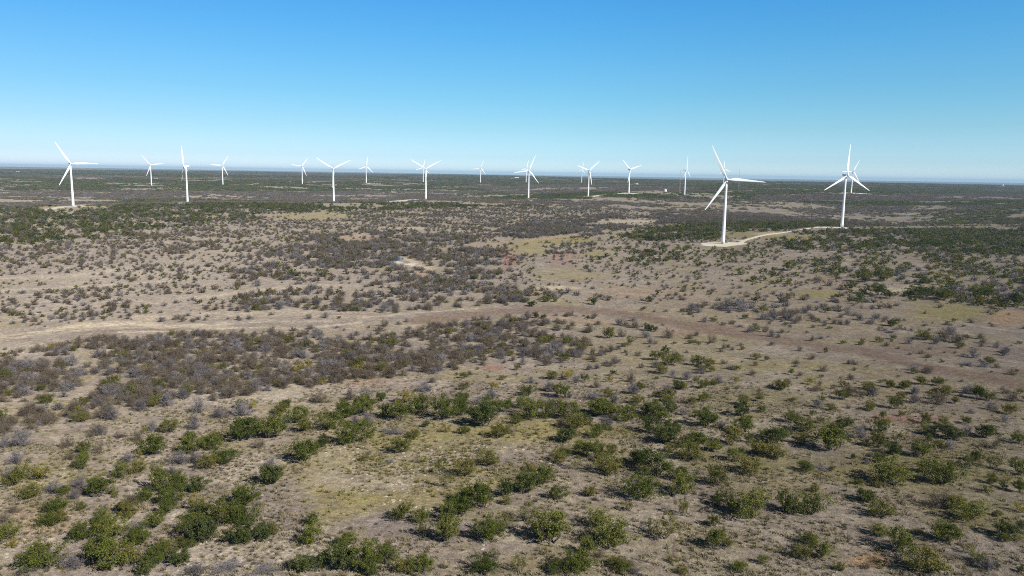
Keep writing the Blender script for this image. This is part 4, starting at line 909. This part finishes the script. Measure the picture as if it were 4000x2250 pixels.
# ------------------------------------------------------------------ which plants are things of their own, which are the mass of scrub
PA = np.array([[p[0], p[1], p[2], p[3]] for p in PLANTS]); PK = np.array([p[4] for p in PLANTS]); PLI = np.array([p[5] for p in PLANTS])
PZ = sheet_z(PA[:, 0], PA[:, 1]); qx, qy, qd = project(PA[:, 0], PA[:, 1], PZ)
size = np.sqrt(PA[:, 2] * PA[:, 3]) / np.maximum(qd, 1) * F0
inframe = (qx > -10) & (qx < 2586) & (qy < 1470) & (qy > 440)
isshrub = np.isin(PK, ['b', 'n'])
own = np.zeros(len(PLANTS), bool)
for grp in (isshrub, ~isshrub):
    c = np.where(grp & inframe)[0]; c = c[np.argsort(-size[c])][:300]; own[c] = True
print('own', own.sum(), 'trees', (own & ~isshrub).sum(), 'trees in list', ((PLI == 1) & ~isshrub).sum())

NAME = dict(g='mesquite_tree', o='mesquite_tree', y='mesquite_tree', s='mesquite_tree', d='evergreen_tree', j='juniper_tree', b='thorn_shrub', n='brown_shrub')
COLR = dict(g='green', o='olive green', y='yellowing', s='see-through', d='dark green', j='blackish green', b='bare grey', n='brown')
NOUN = dict(g='tree', o='tree', y='tree', s='tree', d='tree', j='juniper', b='shrub', n='shrub')
ORD = ['', 'second', 'third', 'fourth', 'fifth', 'sixth', 'seventh', 'eighth', 'ninth', 'tenth', 'eleventh', 'twelfth', 'thirteenth', 'fourteenth', 'fifteenth', 'sixteenth', 'seventeenth', 'eighteenth', 'nineteenth', 'twentieth']
def place_words(x, y):
    rows = [(1345, 'bottom strip'), (1240, 'low down'), (1150, 'lower quarter'), (1070, 'lower third'), (990, 'below mid-height'), (945, 'under mid-height'), (900, 'near mid-height'), (860, 'mid-height'), (820, 'over mid-height'), (760, 'above mid-height'), (0, 'upper scrub')]
    cols = ['left edge', 'left part', 'left of middle', 'middle', 'right of middle', 'right part', 'right edge']
    row = next(n for lim, n in rows if y >= lim); return row + ', ' + cols[int(min(max(x / 2576 * 7, 0), 6))]
oi = np.where(own)[0]; labels = {}
med = {}
for i in oi:
    near = oi[np.argsort((qx[oi] - qx[i]) ** 2 + ((qy[oi] - qy[i]) * 1.5) ** 2)[1:9]]
    ms = np.median(size[near]); sz = 'large' if size[i] > 1.3 * ms else 'small' if size[i] < .75 * ms else 'middling'
    asp = PA[i, 2] / PA[i, 3]; sh = 'flat-topped' if asp > 1.95 else 'upright' if asp < 1.3 else 'rounded'
    j = near[0]; rel = 'behind' if qy[j] - qy[i] > .6 * size[i] else 'before' if qy[i] - qy[j] > .6 * size[i] else 'beside'
    k, kj = PK[i], PK[j]
    labels[i] = [f"{sz} {sh} {COLR[k]} {NOUN[k]}", f"{rel} {'an' if COLR[kj][0] in 'aeiou' else 'a'} {COLR[kj]} {NOUN[kj]}", place_words(qx[i], qy[i])]
byl = {}
for i, (a, b, c) in labels.items(): byl.setdefault((a, c), []).append(i)
FINAL = {}
def settle(a, c, ids):
    if len(ids) > 12:
        ids = sorted(ids, key=lambda i: qy[i]); k = len(ids) // 2
        settle(a, c + ', far half', ids[:k]); settle(a, c + ', near half', ids[k:]); return
    ids = sorted(ids, key=lambda i: qx[i])
    for n_, i in enumerate(ids): FINAL[i] = f"{a}, {c}" + (f", {ORD[n_]} from left" if n_ else ", leftmost such" if len(ids) > 1 else '')
for (a, c), ids in byl.items():
    nb = [labels[i][1] for i in ids]
    for i in ids:
        if nb.count(labels[i][1]) == 1: FINAL[i] = f"{a} {labels[i][1]}, {c}"
    ids = [i for i in ids if i not in FINAL]
    if ids: settle(a, c, ids)
print('labels', len(FINAL), len(set(FINAL.values())), 'longest', max(len(v.replace('-', ' ').split()) for v in FINAL.values()))
# lower-poly relatives for plants far off
def joined(name, a, b):
    """one mesh out of a crown and its trunk"""
    o = bpy.data.meshes.new(name)
    va = [v.co[:] for v in a.vertices]; vb = [v.co[:] for v in b.vertices]; na_ = len(va)
    o.from_pydata(va + vb, [], [tuple(p.vertices) for p in a.polygons] + [tuple(v + na_ for v in p.vertices) for p in b.polygons])
    o.materials.append(a.materials[0]); o.materials.append(b.materials[0])
    mi = np.zeros(len(o.polygons), np.int32); mi[len(a.polygons):] = 1; o.polygons.foreach_set('material_index', mi); o.update(); return o
LOW = {}
for k, (w_, h_) in dict(g=(7.0, 4.6), o=(6.0, 4.0), d=(6.0, 4.6)).items():
    LOW[k] = []
    for s in range(3):
        c_, t_ = tree_meshes(900 + s + ord(k), w_, h_, 20, 20, .62, .1, 2, 3, k); c_.materials.append(M[k]); LOW[k].append(c_)
LOW['y'] = LOW['o']; LOW['s'] = LOW['o']; LOW['j'] = LOW['d']
for k, lv in (('b', 0), ('n', 130)):
    LOW[k] = []
    for s in range(3):
        m_ = bare_mesh(950 + s + ord(k), 5.0, 3.3, 18, 7, 4, .11, lv, .36, k); m_.materials.append(M[k]); LOW[k].append(m_)
def thicket(seed, kind, bare):
    g = np.random.default_rng(seed); C = []
    for q in range(9):
        p = np.array([g.uniform(-6.5, 6.5), g.uniform(-6.5, 6.5), 0]); r_ = g.uniform(1.8, 3.4); h_ = g.uniform(2.2, 4.4)
        d = rand_dir(34, g) * (g.uniform(0, 1, 34) ** .4)[:, None]; d[:, 2] = np.abs(d[:, 2]); C.append(p + d * [r_, r_, h_])
    C = np.concatenate(C)
    if bare:
        d = rand_dir(len(C), g); d[:, 2] = np.abs(d[:, 2]) + .4; V = strips(C - d * .9, C + d * .9, np.full(len(C), .34), g); me = qmesh('thicket', [V])
    else: me = qmesh('thicket', [quads_at(C, np.full(len(C), 1.15), g, .2)])
    me.materials.append(M[kind]); return me
THK = {k: [thicket(40 + s + ord(k), k, k in 'bn') for s in range(3)] for k in 'godbn'}

NOMS = dict(g=(7.0, 4.6), o=(6.0, 4.0), y=(5.0, 3.8), d=(6.0, 4.6), s=(6.5, 5.0), j=(4.0, 5.6), b=(5.0, 3.4), n=(5.0, 3.2))
for i in np.where(own)[0]:
    k = PK[i]; x, y, w, h = PA[i]; z = PZ[i] - .02; sc = (w / NOMS[k][0], w / NOMS[k][0] * rng.uniform(.85, 1.15), h / NOMS[k][1]); rz = rng.uniform(0, 2 * math.pi)
    if k in 'bn':
        o = bpy.data.objects.new(NAME[k], BARE[k][rng.integers(len(BARE[k]))]); COL.objects.link(o)
        o.location = (x, y, z); o.rotation_euler = (0, 0, rz); o.scale = sc
        tag(o, FINAL[i], 'shrub', 'bare thorn shrubs on the range')
        continue
    src = SPARSE if k == 's' else [JUN] if k == 'j' else TREES[k]
    c_, t_ = src[rng.integers(len(src))]
    root = empty(NAME[k], (x, y, z), rz); root.scale = sc; tag(root, FINAL[i], 'tree', 'low trees scattered over the range')
    for nm, me_ in (('crown', c_), ('trunk', t_)):
        o = bpy.data.objects.new(nm, me_); COL.objects.link(o); o.parent = root

def scatter(name, meshes, pos, rot, scl, var, label, cat):
    """one object that draws many plants nobody could count, on points of the ground"""
    src = bpy.data.collections.new(name + '_kinds')
    for i, m_ in enumerate(meshes): src.objects.link(bpy.data.objects.new(f'{name}_kind_{i:02d}', m_))
    me = bpy.data.meshes.new(name); n = len(pos); me.vertices.add(n); me.vertices.foreach_set('co', np.asarray(pos, np.float32).ravel())
    for an, ty, arr, fld in (('turn', 'FLOAT_VECTOR', rot, 'vector'), ('stretch', 'FLOAT_VECTOR', scl, 'vector')):
        a = me.attributes.new(an, ty, 'POINT'); a.data.foreach_set(fld, np.asarray(arr, np.float32).ravel())
    a = me.attributes.new('sort', 'INT', 'POINT'); a.data.foreach_set('value', np.asarray(var, np.int32))
    me.update()
    for m_ in {mm.materials[0].name: mm.materials[0] for mm in meshes}.values(): me.materials.append(m_)
    o = link_mesh(name, me); tag(o, label, cat, kind='stuff')
    ng = bpy.data.node_groups.new(name, 'GeometryNodeTree')
    ng.interface.new_socket('Geometry', in_out='INPUT', socket_type='NodeSocketGeometry'); ng.interface.new_socket('Geometry', in_out='OUTPUT', socket_type='NodeSocketGeometry')
    N, L = ng.nodes, ng.links
    gi, go, ip, ci = N.new('NodeGroupInput'), N.new('NodeGroupOutput'), N.new('GeometryNodeInstanceOnPoints'), N.new('GeometryNodeCollectionInfo')
    ci.inputs['Collection'].default_value = src; ci.inputs['Separate Children'].default_value = True; ci.inputs['Reset Children'].default_value = True
    def attr(nm, ty):
        a_ = N.new('GeometryNodeInputNamedAttribute'); a_.data_type = ty; a_.inputs['Name'].default_value = nm; return a_.outputs['Attribute']
    L.new(gi.outputs[0], ip.inputs['Points']); L.new(ci.outputs[0], ip.inputs['Instance']); ip.inputs['Pick Instance'].default_value = True
    L.new(attr('sort', 'INT'), ip.inputs['Instance Index']); L.new(attr('turn', 'FLOAT_VECTOR'), ip.inputs['Rotation']); L.new(attr('stretch', 'FLOAT_VECTOR'), ip.inputs['Scale'])
    L.new(ip.outputs[0], go.inputs[0])
    md = o.modifiers.new('scatter', 'NODES'); md.node_group = ng
    return o

# far thickets, in broad bands of green and dun
FP = []
for r0, r1, cell, sw, sh in ((1750, 4600, 12.5, 1.0, 1.0), (4600, 11000, 33, 2.7, 1.25)):
    X, Y = dots_in(r0, r1, cell); Z = sheet_z(X, Y); px, py, dd = project(X, Y, Z); m = (px > -260) & (px < 2840); X, Y, Z, px, py = X[m], Y[m], Z[m], px[m], py[m]
    n = len(X); band = fbm(X / 900, Y / 420, 91, 3); gap = fbm(X / 160, Y / 110, 93, 3)
    kd = np.where(band > .04, pick(dict(n=.7, b=.25, g=.05), n), pick(dict(g=.18, d=.34, o=.18, n=.3), n)); cov = np.full(n, .8)
    wpy = py + 5 * fbm(X / 130, Y / 130, 95, 2); wpx = px + 40 * fbm(X / 130 + 5, Y / 130, 96, 2)
    if r0 < 4000:
        for poly, cv, mix in BANDS:
            mk = inpoly(wpx, wpy, poly); kd[mk] = pick(mix, int(mk.sum())); cov[mk] = cv
    keep = (rng.uniform(size=n) < cov * np.clip(.80 + 4.4 * gap, .05, 1.15)) & clear_of_roads(X, Y, 9)
    for x, y, z, k in zip(X[keep], Y[keep], Z[keep], kd[keep]): FP.append((x, y, z, k, sw * rng.uniform(.8, 1.25), sh * rng.uniform(.7, 1.2)))
print('far thickets', len(FP))
for nm, kinds, lab, cat in (('green_scrub', 'godysj', 'green scrub trees crowding the ridges and the far plain', 'scrub'), ('bare_scrub', 'bn', 'bare grey and brown thorn scrub covering the flats', 'scrub')):
    meshes, at0 = [], {}
    def reg(m_):
        if m_.name not in at0: at0[m_.name] = len(meshes); meshes.append(m_)
        return at0[m_.name]
    pos, rot, scl, var = [], [], [], []
    for i in np.where(~own & np.isin(PK, list(kinds)))[0]:
        k = PK[i]; x, y, w, h = PA[i]; far = math.hypot(x, y) > 520
        if far: ms = LOW[k]; nw = {'y': (6, 4), 's': (6, 4), 'j': (6, 4.6)}.get(k, NOMS[k])
        else:
            ms = BARE[k] if k in 'bn' else [t[0] for t in (SPARSE if k == 's' else [JUN] if k == 'j' else TREES[k])]; nw = NOMS[k]
        pos.append((x, y, PZ[i] - .05)); rot.append((rng.normal() * .04, rng.normal() * .04, rng.uniform(0, 6.28))); scl.append((w / nw[0], w / nw[0] * rng.uniform(.85, 1.15), h / nw[1])); var.append(reg(ms[rng.integers(len(ms))]))
    for x, y, z, k, a, b in FP:
        if k in kinds: pos.append((x, y, z - .3)); rot.append((0, 0, rng.uniform(0, 6.28))); scl.append((a, a, b)); var.append(reg(THK[k][rng.integers(3)]))
    scatter(nm, meshes, pos, rot, scl, var, lab, cat); print(nm, len(pos))

# ------------------------------------------------------------------ grass tufts, low weeds and loose limestone on the near slope
def tuft(seed, col, n, w, h, name):
    g = np.random.default_rng(seed); a = g.normal(size=(n, 3)) * [w * .3, w * .3, 0]; d = rand_dir(n, g); d[:, 2] = np.abs(d[:, 2]) + .5
    b = a + d * h * g.uniform(.5, 1, n)[:, None]; me = qmesh(name, [strips(a, b, g.uniform(.05, .10, n), g)]); me.materials.append(col); return me
gm = [leafmat('grass_dry', (.32, .265, .17), (.24, .205, .13), .2), leafmat('grass_yellow', (.24, .205, .075), (.19, .18, .06), .2), leafmat('weed_dark', (.15, .125, .095), (.10, .095, .05), .1)]
tm = [tuft(s, gm[s % 3], 26, .55, .42, 'tuft') for s in range(6)]
X, Y = dots_in(112, 340, 1.15); px, py, dd = project(X, Y, sheet_z(X, Y)); m = (px > -120) & (px < 2700) & (py > 900); X, Y, px, py = X[m], Y[m], px[m], py[m]
gq = fbm(X / 9, Y / 9, 41, 3); keep = rng.uniform(size=len(X)) < np.clip(.42 + 2.2 * gq, .03, .9) * sstep(340, 220, np.hypot(X, Y)); X, Y, px, py = X[keep], Y[keep], px[keep], py[keep]
n = len(X); yz = np.zeros(n)
for cx, cy, rx, ry, col, st in PATCH:
    if col is YG: yz = np.maximum(yz, 1 - sstep(.6, 1.2, np.hypot((px - cx) / rx, (py - cy) / ry)))
tk = np.where(rng.uniform(size=n) < .15 + .6 * yz, 1, np.where(rng.uniform(size=n) < .35, 2, 0)); var = tk + 3 * rng.integers(0, 2, n); s_ = rng.uniform(.6, 1.7, n)
scatter('grass_tufts', tm, np.stack([X, Y, sheet_z(X, Y)], 1), np.stack([np.zeros(n), np.zeros(n), rng.uniform(0, 6.28, n)], 1), np.stack([s_, s_, s_ * rng.uniform(.7, 1.2, n)], 1), var, 'dry tan and yellowing grass tufts on the near slope', 'grass'); print('tufts', n)
def rockmesh(seed):
    g = np.random.default_rng(seed); b = MB(); rings = []
    for z, k in ((-.15, .9), (.05, 1.0), (.18, .85), (.24, .5)):
        rings.append([(k * .5 * math.cos(2 * math.pi * q / 7) * g.uniform(.75, 1.15), k * .32 * math.sin(2 * math.pi * q / 7) * g.uniform(.75, 1.15), z * g.uniform(.8, 1.2)) for q in range(7)])
    me = b.ring_loft(rings).mesh('rock'); me.materials.append(M['rock']); return me
rm = [rockmesh(s) for s in range(4)]
ROCKZ = [(1090, 1178, 130, 22), (1180, 1130, 200, 12), (990, 1230, 120, 40), (560, 1190, 40, 40), (620, 1165, 60, 20), (530, 1400, 120, 60), (430, 1300, 60, 30), (30, 1370, 50, 50), (780, 1400, 140, 50), (1060, 1290, 100, 20), (900, 1140, 120, 20), (640, 1230, 60, 40), (1380, 1165, 60, 20)]
X, Y = dots_in(112, 300, 1.0); px, py, dd = project(X, Y, sheet_z(X, Y)); rz_ = np.zeros(len(X))
for cx, cy, rx, ry in ROCKZ: rz_ = np.maximum(rz_, 1 - sstep(.5, 1.2, np.hypot((px - cx) / rx, (py - cy) / ry)))
keep = rng.uniform(size=len(X)) < rz_ * .2 * np.clip(1 + 3 * fbm(X / 5, Y / 5, 43, 2), 0, 2) + .002; X, Y = X[keep], Y[keep]; n = len(X); s_ = rng.uniform(.3, 1.15, n) ** 1.5
scatter('limestone_rocks', rm, np.stack([X, Y, sheet_z(X, Y) - .02], 1), np.stack([np.zeros(n), np.zeros(n), rng.normal(0, .5, n)], 1), np.stack([s_, s_, s_ * .8], 1), rng.integers(0, 4, n), 'pale loose limestone rubble showing through the grass', 'rubble'); print('rocks', n)

# ------------------------------------------------------------------ air
b = MB(); b.box((0, 0, 34), (92000, 92000, 272)); hz, t_, out = newmat('haze_air')
pv = t_.nodes.new('ShaderNodeVolumePrincipled'); pv.inputs['Color'].default_value = (.52, .77, 1.0, 1); pv.inputs['Density'].default_value = 3.6e-5; pv.inputs['Anisotropy'].default_value = 0.0
t_.links.new(pv.outputs[0], out.inputs['Volume'])
tag(b.build('haze', hz), 'thin blue air haze over the whole plain', 'haze', kind='stuff')
